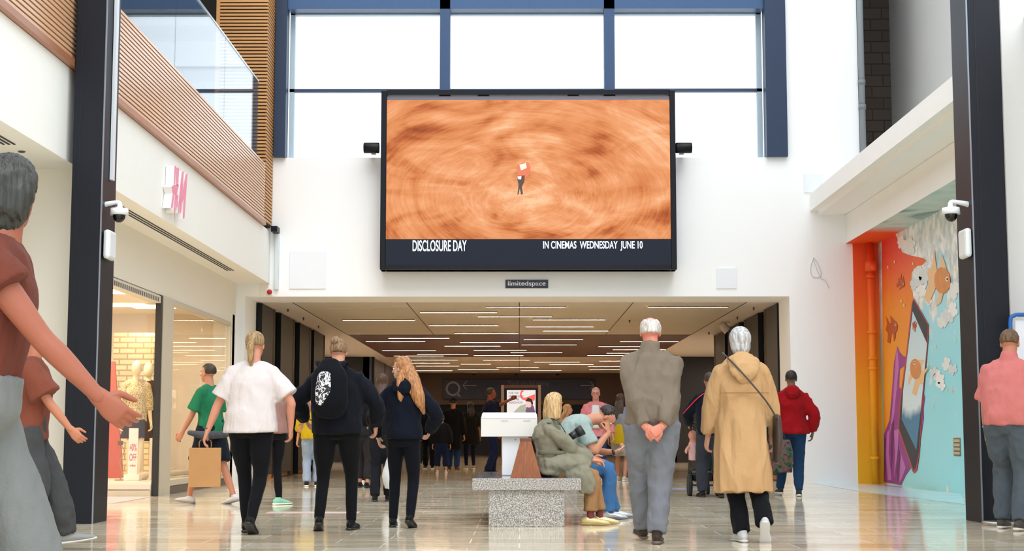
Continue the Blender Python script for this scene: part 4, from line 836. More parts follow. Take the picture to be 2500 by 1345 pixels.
    if bottom:
        f = bottom.get('fit', .006); L = bottom.get('len', 1.0); mb = MB(); bw = bottom.get('cuff', .036 + f)
        mb.tube([pe + V((0, 0, -.1 * s)), pe + V((0, 0, -.02)), wa.lerp(pe, .35)], [(.13 * s * hip, .11 * s), (.163 * s * hip + f, .124 * s + f), (.145 * s * hip + f + belly * .03, .112 * s + f + belly * .03)], lat=latP, n=24)
        if bottom.get('skirt'):
            z_ = bottom['skirt'] * s; fl = bottom.get('flare', .05); mb.tube([pe + V((0, 0, .03)), V((pe.x, pe.y, (pe.z + z_) / 2)), V((pe.x, pe.y, z_))], [(.165 * s * hip + f, .125 * s + f), (.175 * s * hip + f + fl * .6, .14 * s + f + fl * .6), (.18 * s * hip + f + fl, .15 * s + f + fl)], lat=latP, n=28)
        for q in (() if bottom.get('skirt') else (-1, 1)):
            k2 = kn[q]; a2 = ank[q] + V((0, 0, -.005))
            if L > .5: e = k2.lerp(a2, (L - .5) * 2); mb.tube([hip_[q] + V((0, 0, .03)), hip_[q].lerp(k2, .45), k2, k2.lerp(e, .5), e], [.094 * s * hip + f, .08 * s * hip + f, .057 * s + f * 1.2, .05 * s + f * 1.2 if L > .95 else .052 + f, bw], n=20)
            else: e = hip_[q].lerp(k2, L * 2); mb.tube([hip_[q] + V((0, 0, .03)), hip_[q].lerp(k2, L), e], [.096 * s * hip + f, .085 * s * hip + f, .075 * s + f * 1.3], n=20)
        baked(mb, bottom.get('name', 'trousers'), vox, bottom['m'], root, smooth=3, fold=bottom.get('fold', .006), fs=bottom.get('fs', (9, 9, 6)))
    if top:
        f = top.get('fit', .015); mb = MB(); hem = top.get('hem', -.02) ; fl = top.get('flare', 0)
        dn = (pe - wa).normalized(); hp_ = pe + dn * (-hem if hem < 0 else -0) * s if False else pe - V((0, 0, top.get('drop', .02) * s))
        mb.tube([hp_, pe + V((0, 0, .05 * s)), wa, ch, nk - up * .055 * s, nk + up * .005 * s], [(.16 * s * hip + f + fl, .122 * s + f + fl), (.155 * s * hip + f + fl * .5, .12 * s + f + belly * .05), (.138 * s * w + f + belly * .05, .11 * s + f + belly * .06), (.152 * s * w + f, .118 * s + f), (.12 * s * w + f * .5, .085 * s + f * .7), (.068 * s, .06 * s)], lat=latS, n=28)
        fs_ = top.get('sf', f) * .75
        mb.tube([sh[-1], (sh[-1] + nk) / 2, nk - up * .045 * s, (sh[1] + nk) / 2, sh[1]], [.05 * s + fs_, .052 * s + fs_ * .7, .055 * s + fs_ * .5, .052 * s + fs_ * .7, .05 * s + fs_], lat=up, n=18, rnd=True)
        for q in (-1, 1): mb.ell(sh[q], (.054 * s * aw + fs_,) * 3)
        for q in (-1, 1):
            SL = sleeve; m_ = el[q]; sf = top.get('sf', f)
            if SL >= 1: e = m_.lerp(wr[q], SL - 1); mb.tube([sh[q], sh[q].lerp(m_, .5), m_, m_.lerp(e, .5), e], [.05 * s * aw + sf * .8, .05 * s * aw + sf, .044 * s * aw + sf, .042 * s * aw + sf, .031 * s + sf * top.get('cuff', .8)], n=18)
            elif SL > 0: e = sh[q].lerp(m_, SL); mb.tube([sh[q], sh[q].lerp(e, .5), e], [.05 * s * aw + sf * .8, .054 * s * aw + sf, .052 * s * aw + sf * 1.4], n=18)
        if top.get('hood'): mb.tube([nk - latS * .085 * s + fw * .03 * s, nk - fw * .075 * s + up * .02 * s, nk + latS * .085 * s + fw * .03 * s], [.03 * s, .052 * s, .03 * s], lat=up, n=16, rnd=True); baked(MB().tube([nk - fw * .07 * s + up * .05 * s, nk - fw * .13 * s + up * .0 * s, nk - fw * .155 * s - up * .07 * s, nk - fw * .14 * s - up * .13 * s], [(.085 * s, .03 * s), (.115 * s, .045 * s), (.09 * s, .04 * s), (.03 * s, .015 * s)], lat=latS, n=20), 'hood', vox, top['m'], root, smooth=2, fold=.006, fs=(14, 14, 9))
        if top.get('collar'): mb.tube([nk - up * .02 * s, nk + up * .085 * s - fw * .0 * s], [.086 * s, .07 * s], lat=latS, n=22)
        baked(mb, top.get('name', 'shirt'), vox, top['m'], root, smooth=3, fold=top.get('fold', .006), fs=top.get('fs', (8, 8, 4)))
    if coat:
        f = coat.get('fit', .03); mb = MB(); L = coat['hemz'] * s; fl = coat.get('flare', .05)
        hz = V((pe.x, pe.y - .01, L)); mid = V((pe.x, pe.y, pe.z * .55 + L * .45))
        mb.tube([hz, mid, pe, wa, ch, nk - up * .055 * s, nk + up * .005 * s], [(.20 * s * hip + fl, .15 * s + fl), (.18 * s * hip + f, .14 * s + f), (.165 * s * hip + f, .128 * s + f), (.142 * s * w + f, .115 * s + f), (.155 * s * w + f, .12 * s + f), (.125 * s * w + f * .5, .088 * s + f * .7), (.07 * s, .062 * s)], lat=latS, n=30)
        fs_ = f * .7
        mb.tube([sh[-1], (sh[-1] + nk) / 2, nk - up * .04 * s, (sh[1] + nk) / 2, sh[1]], [.05 * s + fs_, .053 * s + fs_ * .7, .056 * s + fs_ * .5, .053 * s + fs_ * .7, .05 * s + fs_], lat=up, n=18, rnd=True)
        for q in (-1, 1): mb.ell(sh[q], (.054 * s + fs_,) * 3)
        for q in (-1, 1):
            e = el[q].lerp(wr[q], coat.get('sleeve', 1.95) - 1); mb.tube([sh[q], sh[q].lerp(el[q], .5), el[q], el[q].lerp(e, .5), e], [.05 * s + f * .8, .052 * s + f * .9, .047 * s + f * .9, .044 * s + f * .9, .038 * s + f * .8], n=18)
        if coat.get('hood'):
            mb.tube([nk - latS * .09 * s + fw * .03 * s, nk - fw * .08 * s + up * .03 * s, nk + latS * .09 * s + fw * .03 * s], [.034 * s, .05 * s, .034 * s], lat=up, n=16, rnd=True)
            hb = MB().tube([nk - fw * .08 * s + up * .06 * s, nk - fw * .125 * s + up * .0 * s, nk - fw * .165 * s - up * .09 * s, nk - fw * .165 * s - up * .15 * s, nk - fw * .15 * s - up * .19 * s], [(.085 * s, .03 * s), (.135 * s, .045 * s), (.125 * s, .045 * s), (.07 * s, .035 * s), (.02 * s, .012 * s)], lat=latS, n=22)
            baked(hb, 'hood', vox, coat['m'], root, smooth=2, fold=.008, fs=(14, 14, 9))
        baked(mb, 'coat', vox, coat['m'], root, smooth=2, fold=coat.get('fold', .009), fs=coat.get('fs', (9, 9, 1.8)))
    # --- shoes
    if shoes:
        for q in (-1, 1):
            fx, fy, fz, fp, fa = feet[q]; M = Matrix.Translation(ank[q]) @ rmat(R(fa), R(fp)).to_4x4() @ Matrix.Translation((0, 0, -.085 * s))
            T = lambda a, b_, c_: M @ V((a * s, b_ * s, c_ * s))
            lx = (M.to_3x3() @ V((1, 0, 0)))
            mb = MB().tube([T(0, -.065, .045), T(0, -.03, .05), T(0, .05, .042), T(q * .006, .125, .032), T(q * .004, .185, .024)], [(.032 * s, .035 * s), (.04 * s, .042 * s), (.042 * s, .034 * s), (.047 * s, .024 * s), (.03 * s, .014 * s)], lat=lx, n=18, rnd=True)
            mb.tube([T(0, -.015, .05), T(0, -.01, .095 if len(shoes) < 3 else .06)], [.042 * s, .04 * s], lat=lx, n=16)
            so = baked(mb, 'shoe', .0075 * max(1, vox / .012), shoes[0] if not isinstance(shoes[0], str) else cloth(shoes[0], fold=.1, rough=.5), root, smooth=2)
            MB().tube([T(0, -.085, .014), T(0, -.05, .014), T(0, .03, .013), T(q * .006, .12, .012), T(q * .004, .2, .016)], [(.03 * s, .0135 * s), (.041 * s, .0135 * s), (.038 * s, .0125 * s), (.05 * s, .011 * s), (.03 * s, .0095 * s)], lat=lx, n=16, rnd=True).build('sole', mat(shoes[1], .5), so)
    root['_s'] = s
    info = dict(root=root, s=s, nk=nk, ch=ch, wa=wa, pe=pe, sh=sh, el=el, wr=wr, hc=hc, hd=hd, up=up, fw=fw, latS=latS, kn=kn, ank=ank, hip=hip_)
    del root['_s']; return info
def GX(px, Y): return P(px, 1062, Y).x
def trouser(c, **k): d = dict(m=cloth(c, fold=.5), fit=.018, cuff=.06, name='trousers'); d.update(k); return d
def legg(c='#111217', **k): d = dict(m=cloth(c, fold=.15), fit=.003, cuff=.04, fold=.002, name='leggings'); d.update(k); return d
# ---- woman in white t-shirt
i = person('woman walking away in an oversized white T-shirt with blond ponytail', GX(612, 13.2), 13.2, -2, 1.74, lean=3, side=1, hip=1.12, w=1.1, belly=.3,
    feet={-1: (-.05, .12, .0, 2, 6), 1: (.05, -.22, .05, 30, -2)}, hands={-1: (-.40, .02, .84), 1: (.33, .10, .90)}, elbow={-1: (-1, -.5, 0), 1: (1, -.6, 0)}, head=(-4, 6, 0),
    hair=('pony', '#5e4c3c', '#c9a771'), top=dict(m=cloth('#e9e3e3', '#dccfcf', .6), fit=.045, sleeve=.82, sf=.035, drop=.06, flare=.015, name='t_shirt', fold=.006, fs=(5, 5, 4)), bottom=legg(hem=1), shoes=('#17181c', '#202024'), skinc='#dc9c84')
MB().tube([i['wr'][-1] + Vector((-.027, 0, .02)), i['wr'][-1] + Vector((0, -.027, .02)), i['wr'][-1] + Vector((.027, 0, .02)), i['wr'][-1] + Vector((0, .027, .02)), i['wr'][-1] + Vector((-.027, 0, .02))], .004, n=8).build('bracelet', mat('#3a3430', .4), i['root'])
# ---- person behind her
person('person in dusty pink top with mint green trainers behind the white T-shirt', GX(668, 18.6), 18.6, 30, 1.66, lean=2, feet={-1: (-.19, .12, 0, 0, 10), 1: (.06, -.06, 0, 0, -70)}, hands={1: (.42, .10, 1.0), -1: (-.1, .25, 1.0)}, elbow={1: (1, -.3, 0)},
    hair=('short', '#4a3a30', '#6a5444'), top=dict(m=cloth('#b98d84', '#8b655f'), fit=.03, sleeve=1.9, name='top'), bottom=legg(), shoes=('#9fe3c4', '#f1efe6'), vox=.014)
# ---- green t-shirt man
i = person('man in a green T-shirt and dark shorts passing the shop window', GX(515, 18.8), 18.8, 62, 1.72, lean=4, feet={-1: (-.1, .25, 0, -6, 5), 1: (.12, -.30, 0, 12, 0)}, hands={-1: (-.25, .30, .78), 1: (.22, .05, .80)}, hair=('short', '#2c221e', '#4a3a30'), skinc='#cf9378',
    top=dict(m=cloth('#2f8c62', '#1f6a4a'), fit=.03, sleeve=.8, drop=.1, name='t_shirt'), bottom=dict(m=cloth('#1b2330'), fit=.03, len=.46, name='shorts'), shoes=('#e6e6e8', '#8a8a90'), vox=.013, eyes=True)
bx, by = GX(506, 18.55), 18.45
o = thing('paper_bag', 'plain brown paper carrier bag held beside the man in the green T-shirt', 'bag', (bx, by, .22), R(10))
MB().box(-.19, .19, -.07, .07, 0, .47, .006).build('bag_body', mat('#b98a58', .7, var=.15, bump=.2), o)
for q in (-1, 1): MB().tube([(-.07, q * .05, .47), (-.06, q * .03, .56), (.06, q * .03, .56), (.07, q * .05, .47)], .006, n=8).build('handle', mat('#9a6f42', .7), o)
tag(MB().tube([(bx - .19, by, .87), (bx, by - .02, .84), (bx + .25, by - .02, .85)], [(.03, .05), (.05, .07), (.04, .05)], lat=(0, 0, 1), rnd=True).build('folded_jacket', cloth('#23262e', '#6a7078')), 'folded dark jacket carried above the brown paper bag', 'jacket')
# ---- black hoodie and backpack
i = person('woman walking away in a black hoodie and black leggings with hair in a bun', GX(822, 13.6), 13.6, 0, 1.70, lean=3, hip=1.2, w=1.22, belly=.4, feet={-1: (-.13, -.14, .03, 20, 6), 1: (.13, .08, 0, 0, -8)}, hands={-1: (-.31, .22, .98), 1: (.33, .2, .92)}, elbow={-1: (-1, -.6, 0), 1: (1, -.6, 0)}, head=(0, 4, 0),
    hair=('bun', '#6e5440', '#a98563'), top=dict(m=cloth('#141722', '#0d0f16'), fit=.045, sleeve=1.95, sf=.03, drop=.05, hood=1, name='hoodie', fold=.009), bottom=legg('#0f1014', cuff=.045), shoes=('#0f1013', '#141416'), skinc='#dba68c')
bp = thing('backpack', 'black backpack with pale scribbled print worn over the black hoodie', 'bag', (GX(806, 13.4), 13.34, 1.05), 0)
BK = cloth('#10131c', '#0b0c12', .3)
baked(MB().tube([(0, 0, -.02), (0, -.03, .08), (0, -.03, .30), (0, 0, .42)], [(.13, .05), (.165, .085), (.16, .08), (.09, .05)], n=24, rnd=True), 'pack_body', .012, BK, bp, smooth=4)
t = NT('scribble_print'); v = t.obj(); f = t.ramp(t.noise(v, 15, 3, 1.6, .6), [(.43, '#14161e'), (.455, '#e8e8ea'), (.53, '#cfcfd4'), (.56, '#14161e')]); t.set(f, .7)
baked(MB().tube([(-.05, -.075, .07), (-.035, -.085, .18), (-.03, -.08, .31)], [(.07, .035), (.085, .04), (.07, .04)], n=20, rnd=True), 'printed_pocket', .009, t.m, bp, smooth=2)
for q in (-1, 1): MB().tube([(q * .09, .03, .38), (q * .12, .08, .44), (q * .13, .2, .42)], [(.025, .008)] * 3, n=10).build('shoulder_strap', BK, bp)
# ---- ginger girl
i = person('girl with long ginger hair in dark navy sweatshirt looking sideways', GX(985, 14.05), 14.05, -4, 1.56, lean=2, w=.98, hip=.98, feet={-1: (-.10, .06, 0, 0, 4), 1: (.08, -.14, .03, 20, -6)}, hands={-1: (-.26, .14, .82), 1: (.22, .2, .88)}, elbow={-1: (-1, -.6, 0), 1: (1, -.6, 0)}, head=(66, 2, 0), hair=('long', '#8a5230', '#cf965f'),
    top=dict(m=cloth('#111827', '#0b0f1a'), fit=.04, sleeve=1.95, sf=.03, drop=.02, hood=1, name='sweatshirt'), bottom=legg('#0e111a'), shoes=('#0e1014', '#131519'), skinc='#e8b9a0', eyes=True)
s = i['s']; mb = MB(); n0 = i['nk']
mb.tube([i['hc'] + Vector((.05, -.05, .02)), n0 + Vector((.09, -.09, .02)), n0 + Vector((.15, -.12, -.12)), n0 + Vector((.20, -.10, -.27))], [(.06, .045), (.075, .05), (.06, .035), (.015, .01)], n=18, rnd=True)
baked(mb, 'hair', .008, hairm('#8a5230', '#cf965f'), i['root'], smooth=1, fold=.004, fs=(50, 50, 8))
person('dark haired person half hidden beside the ginger girl, holding a white bag', GX(932, 19.5), 19.5, 0, 1.62, feet={-1: (-.08, 0, 0, 0, 4), 1: (.08, .1, 0, 0, -4)}, hands={1: (.12, -.02, .70), -1: (-.2, .2, .95)}, elbow={1: (1, -.3, 0)}, hair=('long', '#3a2218', '#5a3a28'), top=dict(m=cloth('#15161c'), fit=.03, sleeve=1.6, name='top'), bottom=trouser('#20222a'), vox=.014)
o = thing('white_bag', 'crumpled white carrier bag hanging beside the ginger girl\'s sleeve', 'bag', (GX(932, 19.5) + .13, 19.47, .16)); baked(MB().tube([(0, 0, 0), (0, 0, .15), (0, 0, .36), (-.02, 0, .46)], [(.09, .05), (.12, .07), (.07, .05), (.015, .015)], n=16), 'bag_body', .011, cloth('#e4e8ee', '#c9ced6'), o, smooth=2, fold=.008)
# ---- taupe jacket man
i = person('white haired man walking away in a taupe jacket and grey trousers, hands clasped behind', GX(1592, 12.05), 12.05, 0, 1.78, lean=3, w=1.13, hip=1.08, belly=.5, feet={-1: (-.06, .30, .02, -8, 6), 1: (.02, -.12, .0, 2, -6)}, hands={-1: (-.055, -.22, .86), 1: (.055, -.22, .88)}, elbow={-1: (-1, -.35, .1), 1: (1, -.35, .1)}, head=(0, 5, 0), neckf=.01,
    handp={-1: ((.75, -.12, -.55), (0, 1, 0), .35), 1: ((-.75, -.2, -.55), (0, 1, 0), .55)}, hair=('balding', '#b9b3ae', '#eeebe8'), skinc='#dd8f7c', top=dict(m=cloth('#8d8072', '#75695c', .8, 5), fit=.042, sleeve=1.93, sf=.03, drop=.02, collar=1, flare=-.005, name='jacket', fold=.013, fs=(7, 7, 4.5)),
    bottom=trouser('#7f828b', cuff=.072, fit=.03, fold=.009), shoes=('#3d332c', '#5d5148'))
# ---- beige coat woman
i = person('grey haired woman walking away in a long beige hooded coat and black trousers', GX(1812, 12.2), 12.2, 0, 1.70, lean=2, w=1.05, hip=1.08, feet={-1: (-.02, -.04, 0, 0, 6), 1: (.13, -.25, .10, 48, -6)}, hands={-1: (-.26, .13, .82), 1: (.27, .13, .82)}, elbow={-1: (-1, -.8, 0), 1: (1, -.8, 0)}, head=(-3, 3, 0),
    hair=('thickshort', '#8d8f93', '#e2e3e6'), skinc='#d8a58e', bottom=trouser('#12141a', cuff=.07, fit=.018), shoes=('#d6d6d8', '#c2c2c4'), coat=dict(m=cloth('#d4ae80', '#bd9264', .7, 5), fit=.036, hemz=.40, flare=.02, sleeve=1.9, hood=1, fold=.011))
s = i['s']; co = i['root']
MB().box(-.19, .19, -.172, -.16, 1.17, 1.178, .002).build('coat_yoke_seam', cloth('#a67f55'), co)
cb = thing('crossbody_bag', 'dark slim bag on a long strap across the beige coat', 'bag', (co.location.x + .27, co.location.y - .02, .70)); 
BR = mat('#3b2f28', .5); baked(MB().tube([(0, 0, -.06), (.01, 0, .1), (.005, 0, .28)], [(.028, .07), (.04, .1), (.03, .09)], n=18, rnd=True), 'bag_body', .009, BR, cb, smooth=2)
MB().tube([(-.42, .0, .80), (-.40, -.10, .76), (-.30, -.185, .64), (-.12, -.205, .42), (-.04, -.17, .30), (-.005, -.06, .26)], [(.007, .004)] * 6, lat=(.7, 0, .7), n=8).build('strap', BR, cb)
# ---- red jacket
i = person('person walking away in a bright red jacket and blue jeans near the white wall', GX(1935, 21.3), 21.3, -4, 1.74, lean=3, w=1.05, feet={-1: (-.16, .25, .02, 0, 6), 1: (.06, -.10, 0, 4, -4)}, hands={-1: (-.30, .04, .80), 1: (.28, .02, .88)}, elbow={-1: (-1, -.5, 0), 1: (1, -.8, 0)}, hair=('short', '#16130f', '#2c2620'), skinc='#8a6a58',
    top=dict(m=cloth('#b3131c', '#8c0d16'), fit=.05, sleeve=1.95, sf=.035, drop=.06, flare=.03, hood=1, name='jacket', fold=.01), bottom=trouser('#26456b', cuff=.055), shoes=('#3c3c42', '#e9e6df'), vox=.014)
t = NT('patterned_bag'); v = t.obj(); t.set(t.ramp(t.noise(v, 14, 2, .5), [(.35, '#1d2a22'), (.48, '#3f5a44'), (.55, '#8a3a34'), (.62, '#2c3b52'), (.75, '#191b1e')]), .8)
o = thing('shopping_bag', 'dark patterned shopping bag carried on the side of the red jacket nearest the passage', 'bag', (GX(1905, 21.2), 21.1, .33)); baked(MB().tube([(0, 0, 0), (0, 0, .25), (0, 0, .45)], [(.14, .06), (.16, .08), (.12, .03)], n=18), 'bag_body', .014, t.m, o, smooth=2)
MB().tube([(-.06, 0, .44), (0, 0, .56), (.06, 0, .44)], .008, n=8).build('handle', mat('#20221f', .6), o)
# ---- pram man and pram
NV = cloth('#141a2c', '#0d1120')
i = person('man in a navy jacket with red shoulder piping pushing a pram', GX(1738, 20.8), 20.8, 4, 1.70, lean=8, w=1.15, hip=1.05, feet={-1: (-.12, .12, 0, 0, 6), 1: (.08, -.20, 0, 10, -6)}, hands={-1: (-.24, .42, 1.0), 1: (.2, .42, 1.0)}, elbow={-1: (-1, -.3, -.3), 1: (1, -.3, -.3)}, hair=('short', '#2a211d', '#43352c'), skinc='#b98570',
    top=dict(m=NV, fit=.05, sleeve=1.95, sf=.03, drop=.06, name='jacket'), bottom=trouser('#3b3f4a', cuff=.065, fit=.03), shoes=('#17171a', '#1f1f22'), vox=.014)
sh = i['sh'][-1]; MB().tube([i['nk'] + Vector((-.07, -.075, .0)), sh + Vector((-.02, -.085, .02)), sh.lerp(i['el'][-1], .5) + Vector((-.06, -.06, 0)), i['el'][-1] + Vector((-.07, -.03, 0))], .008, n=8).build('red_piping', mat('#c81e32', .5), i['root'])
pm = thing('pram', 'black pram with large rear wheels pushed by the man in the navy jacket', 'pram', (GX(1712, 21.3), 21.3, 0)); PB = mat('#101114', .4); RB = mat('#16161a', .7)
for q, xx in ((-1, -.17), (1, .22)):
    MB().tube([(xx - .025, 0, .15), (xx + .025, 0, .15)], [.15, .15], lat=(0, 1, 0), n=28, sub=1).build('wheel', RB, pm)
    MB().tube([(xx * .8, .0, .15), (xx * .85, .25, .55), (xx * .85, -.1, 1.0)], .014, n=10).build('side_frame', PB, pm)
    MB().tube([(xx * .7 - .02, .6, .09), (xx * .7 + .02, .6, .09)], [.09, .09], lat=(0, 1, 0), n=24, sub=1).build('front_wheel', RB, pm)
    MB().tube([(xx * .85, .25, .55), (xx * .7, .6, .1)], .013, n=10).build('fork', PB, pm)
MB().tube([(-.15, -.1, 1.0), (.19, -.1, 1.0)], .016, n=10).build('handle_bar', PB, pm)
baked(MB().tube([(.02, .1, .35), (.02, .12, .6), (.02, .2, .85)], [(.17, .14), (.17, .12), (.15, .09)], lat=(1, 0, 0), n=20), 'seat_shell', .014, PB, pm, smooth=3); MB().box(-.13, .17, -.02, .3, .2, .32, .03).build('basket', PB, pm); MB().box(-.15, .2, -.01, .01, .14, .16).build('axle', PB, pm)
cu = bpy.data.objects; ch = thing('person', 'small child in pink sitting in the pram, mostly hidden', 'person', (pm.location.x - .13, 21.22, .62))
mb = MB().ell((0, 0, .22), (.06, .065, .07)).tube([(0, 0, .2), (.02, .02, .08), (.03, .04, -.1)], [.035, .07, .07], n=16).tube([(-.02, 0, .1), (-.09, -.03, .02), (-.1, -.08, -.02)], [.025, .022, .017], n=10, rnd=True); baked(mb, 'body', .009, skin('#e0a08e'), ch, smooth=2)
baked(MB().tube([(0, 0, .13), (.02, .02, .04), (.03, .04, -.12)], [.06, .08, .085], n=16), 'top', .01, cloth('#f0c4c6'), ch, smooth=2)
# ---- pink polo man on the right
i = person('person in a salmon pink shirt and faded grey jeans beside the dark column', GX(2466, 13.75), 13.75, -38, 1.80, lean=5, w=1.25, hip=1.12, belly=.6, feet={-1: (-.14, .12, 0, 0, 4), 1: (.12, -.15, 0, 4, -6)}, hands={-1: (-.30, .20, .86), 1: (.3, 0.1, .84)}, elbow={-1: (-1, -.6, 0), 1: (1, -.8, 0)}, head=(12, 10, 0), hair=('short', '#4a3628', '#8a6a4c'), skinc='#cf8f74',
    top=dict(m=cloth('#e58a86', '#d47a78', .5), fit=.045, sleeve=.9, sf=.03, drop=.02, collar=1, name='shirt', fold=.009), bottom=trouser('#5c6670', cuff=.075, fit=.03, fold=.009), shoes=('#55504c', '#d0ccc6'))
MB().tube([i['wr'][-1] + Vector((-.03, 0, .03)), i['wr'][-1] + Vector((0, -.03, .03)), i['wr'][-1] + Vector((.03, 0, .03)), i['wr'][-1] + Vector((0, .03, .03)), i['wr'][-1] + Vector((-.03, 0, .03))], .006, n=8).build('bracelet', mat('#d7dde0', .3), i['root'])
# ---- near woman at left and grey jogger behind
i = person('close-up dark haired woman at the left edge with bare arm swinging forward', P(-75, 1000, 4.9).x, 4.9, -82, 1.76, lean=9, w=1.05, feet={-1: (-.1, .3, 0, 0, 0), 1: (.1, -.3, 0, 20, 0)}, hands={-1: (-.2, -.15, .9), 1: (.16, .60, .76)}, elbow={1: (.3, -1, -.2), -1: (-.5, -1, 0)}, head=(80, 4, 0), hair=('long', '#232422', '#3e3f3a'), skinc='#a5634c',
    top=dict(m=cloth('#7d4335', '#5a2e26'), fit=.03, sleeve=.35, drop=.0, name='top'), bottom=trouser('#868a8a', cuff=.08, fit=.035), shoes=('#8b8f8f', '#cfcfcc'))
i = person('jogger bottomed walker in grey tracksuit trousers and grey trainers behind the close-up woman', GX(62, 11.2), 11.2, -78, 1.66, lean=5, feet={-1: (-.1, .35, 0, -8, 0), 1: (.1, -.02, 0, 0, 0)}, hands={1: (.2, .35, .86)}, hair=('short', '#33281f', '#4a3a2e'), skinc='#c48468', top=dict(m=cloth('#8e4f3e', '#6e3b2f'), fit=.05, drop=.08, sleeve=.8, name='top'), bottom=trouser('#4c4e50', cuff=.055, fit=.04, fold=.01), shoes=('#9b9d9c', '#c9c9c6'))
# ---- seated woman
BT = .445
i = person('blond bobbed woman sitting on the granite bench in a sage green trench coat', P(1344, 1150, 14.55).x, 14.55, -90, 1.62, pelvis=(0, .0, .545), spine=((0, -.03, .69), (0, -.03, .84), (0, .01, .98)), feet={-1: (-.02, .47, 0, 0, -4), 1: (.14, .37, 0, 0, -6)}, knee={-1: (0, 1, 1), 1: (0, 1, 1)},
    hands={1: (.09, .40, .60), -1: (-.05, .42, .61)}, elbow={1: (.6, -1, -.3), -1: (-.6, -1, -.3)}, handp={1: ((-.3, .9, -.15), (0, 0, -1), .3)}, head=(50, 2, 0), neckf=.0, hair=('bob', '#a06c34', '#f4d8a4'), skinc='#dba288', sockc='#8a4a48',
    bottom=trouser('#b5895e', cuff=.068, fit=.016, len=.93), shoes=(mat('#d9c590', .3, .35), '#b59a62', 'low'), w=1.0)
GT = cloth('#a09d8a', '#837f6c', .8, 6); rt = i['root']; mb = MB(); s = i['s']; up = i['up']; fw = i['fw']; nk = i['nk']; pe = i['pe']
mb.tube([(0, -.03, .475), (0, -.02, .57), (0, -.03, .69), (0, -.03, .84), nk - up * .055, nk + up * .01], [(.225, .15), (.215, .16), (.17, .135), (.18, .14), (.14, .10), (.08, .07)], lat=(1, 0, 0), n=30)
mb.tube([i['sh'][-1], nk - up * .045, i['sh'][1]], [.066, .062, .066], lat=(0, 0, 1), n=18, rnd=True)
for q in (-1, 1):
    e = i['el'][q].lerp(i['wr'][q], .95); mb.tube([i['sh'][q], i['sh'][q].lerp(i['el'][q], .5), i['el'][q], i['el'][q].lerp(e, .5), e], [.064, .07, .066, .058, .05], n=18)
mb.tube([(0, -.05, .56), (0, .12, .575), (0, .28, .575), (.0, .37, .545)], [(.235, .13), (.235, .13), (.225, .115), (.19, .075)], lat=(1, 0, 0), n=24)
mb.tube([(.15, .17, .56), (.215, .28, .46), (.22, .33, .37), (.215, .32, .29)], [(.05, .10), (.03, .12), (.024, .09), (.02, .05)], lat=(1, 0, 0), n=18)
baked(mb, 'trench_coat', .011, GT, rt, smooth=2, fold=.011, fs=(8, 8, 6))
cl = MB().tube([nk - up * .03 + Vector((0, .01, 0)), nk + up * .045], [.088, .08], lat=(1, 0, 0), n=22); baked(cl, 'coat_collar', .009, GT, rt, smooth=2)
MB().tube([nk + Vector((.07, -.02, -.0)), i['sh'][1] + Vector((.03, 0, .068))], [(.022, .006)] * 2, lat=(0, 1, 0), n=10).build('epaulette', GT, rt)
MB().ell(nk + Vector((.075, -.02, .012)), (.009, .009, .006)).build('button', mat('#d8d2c4', .3), rt)
MB().tube([(.19, -.12, .68), (.205, .02, .68), (.16, .14, .67)], [(.02, .006)] * 3, lat=(0, 0, 1), n=10).build('coat_belt', cloth('#7f7d68'), rt)
cm = thing('camera', 'black camera with a wide lens hood hanging from the trench coat woman\'s neck strap', 'camera', (rt.location.x + .15, rt.location.y - .02, .80), 0); CB = mat('#17181b', .35)
MB().box(-.035, .03, -.065, .065, -.04, .05, .01).build('camera_body', CB, cm)
lm = MB(); lm.tube([(.02, 0, .01), (.06, 0, .035), (.10, 0, .06)], [.036, .036, .043], lat=(0, 1, 0), n=28, sub=1); lm.build('lens_barrel', CB, cm)
hm = MB(); r_ = [Vector((.10, 0, .06)), Vector((.16, 0, .095))]; hm.tube(r_, [.044, .052], lat=(0, 1, 0), n=28, sub=1); hm.build('lens_hood', mat('#1f2124', .5), cm)
MB().tube([(.158, 0, .094), (.163, 0, .097)], [.046, .046], lat=(0, 1, 0), n=28, sub=1).build('lens_glass', mat('#5b5d62', .15), cm)
MB().tube([(0, -.06, .05), (-.03, -.095, .10), (-.08, -.11, .17), (-.14, -.06, .20)], [(.013, .004)] * 4, lat=(0, 1, 0), n=8).build('neck_strap', CB, cm)
# ---- seated man
i = person('man in a pale mint T-shirt bent over on the bench, head in hand', P(1380, 1150, 15.5).x, 15.5, -90, 1.76, pelvis=(0, .0, .56), spine=((0, .02, .74), (0, .10, .90), (0, .25, .985)), w=1.18, belly=.3, feet={-1: (-.2, .50, 0, 0, 4), 1: (.1, .42, 0, 0, -4)}, knee={-1: (0, 1, 1), 1: (0, 1, 1)},
    hands={1: (.13, .43, .865), -1: (-.03, .50, .67)}, elbow={1: (.25, .1, -1), -1: (-.4, -.6, -.6)}, handp={1: ((-.15, -.1, 1), (-.5, -.8, 0), .9), -1: ((.15, .9, .3), (0, -.3, 1), .75)}, head=(0, 58, 0), neckf=.03, hair=('short', '#1c1816', '#37302c'), skinc='#d3977a', eyes=True,
    top=dict(m=cloth('#b3c6c2', '#9fb3ae', .6, 6), fit=.028, sleeve=.72, sf=.02, drop=.0, name='t_shirt', fold=.008), bottom=trouser('#4a7cb5', cuff=.07, fit=.016), shoes=(mat('#c3c7cc', .25, .5), '#6f7276'))
rt = i['root']; MB().tube([i['pe'] + Vector((.0, .135, .07)), i['pe'] + Vector((.15, .08, .09)), i['pe'] + Vector((.175, -.03, .09)), i['pe'] + Vector((.1, -.14, .08))], [(.02, .008)] * 4, lat=(0, 0, 1), n=8).build('belt', mat('#2c2422', .5), rt)
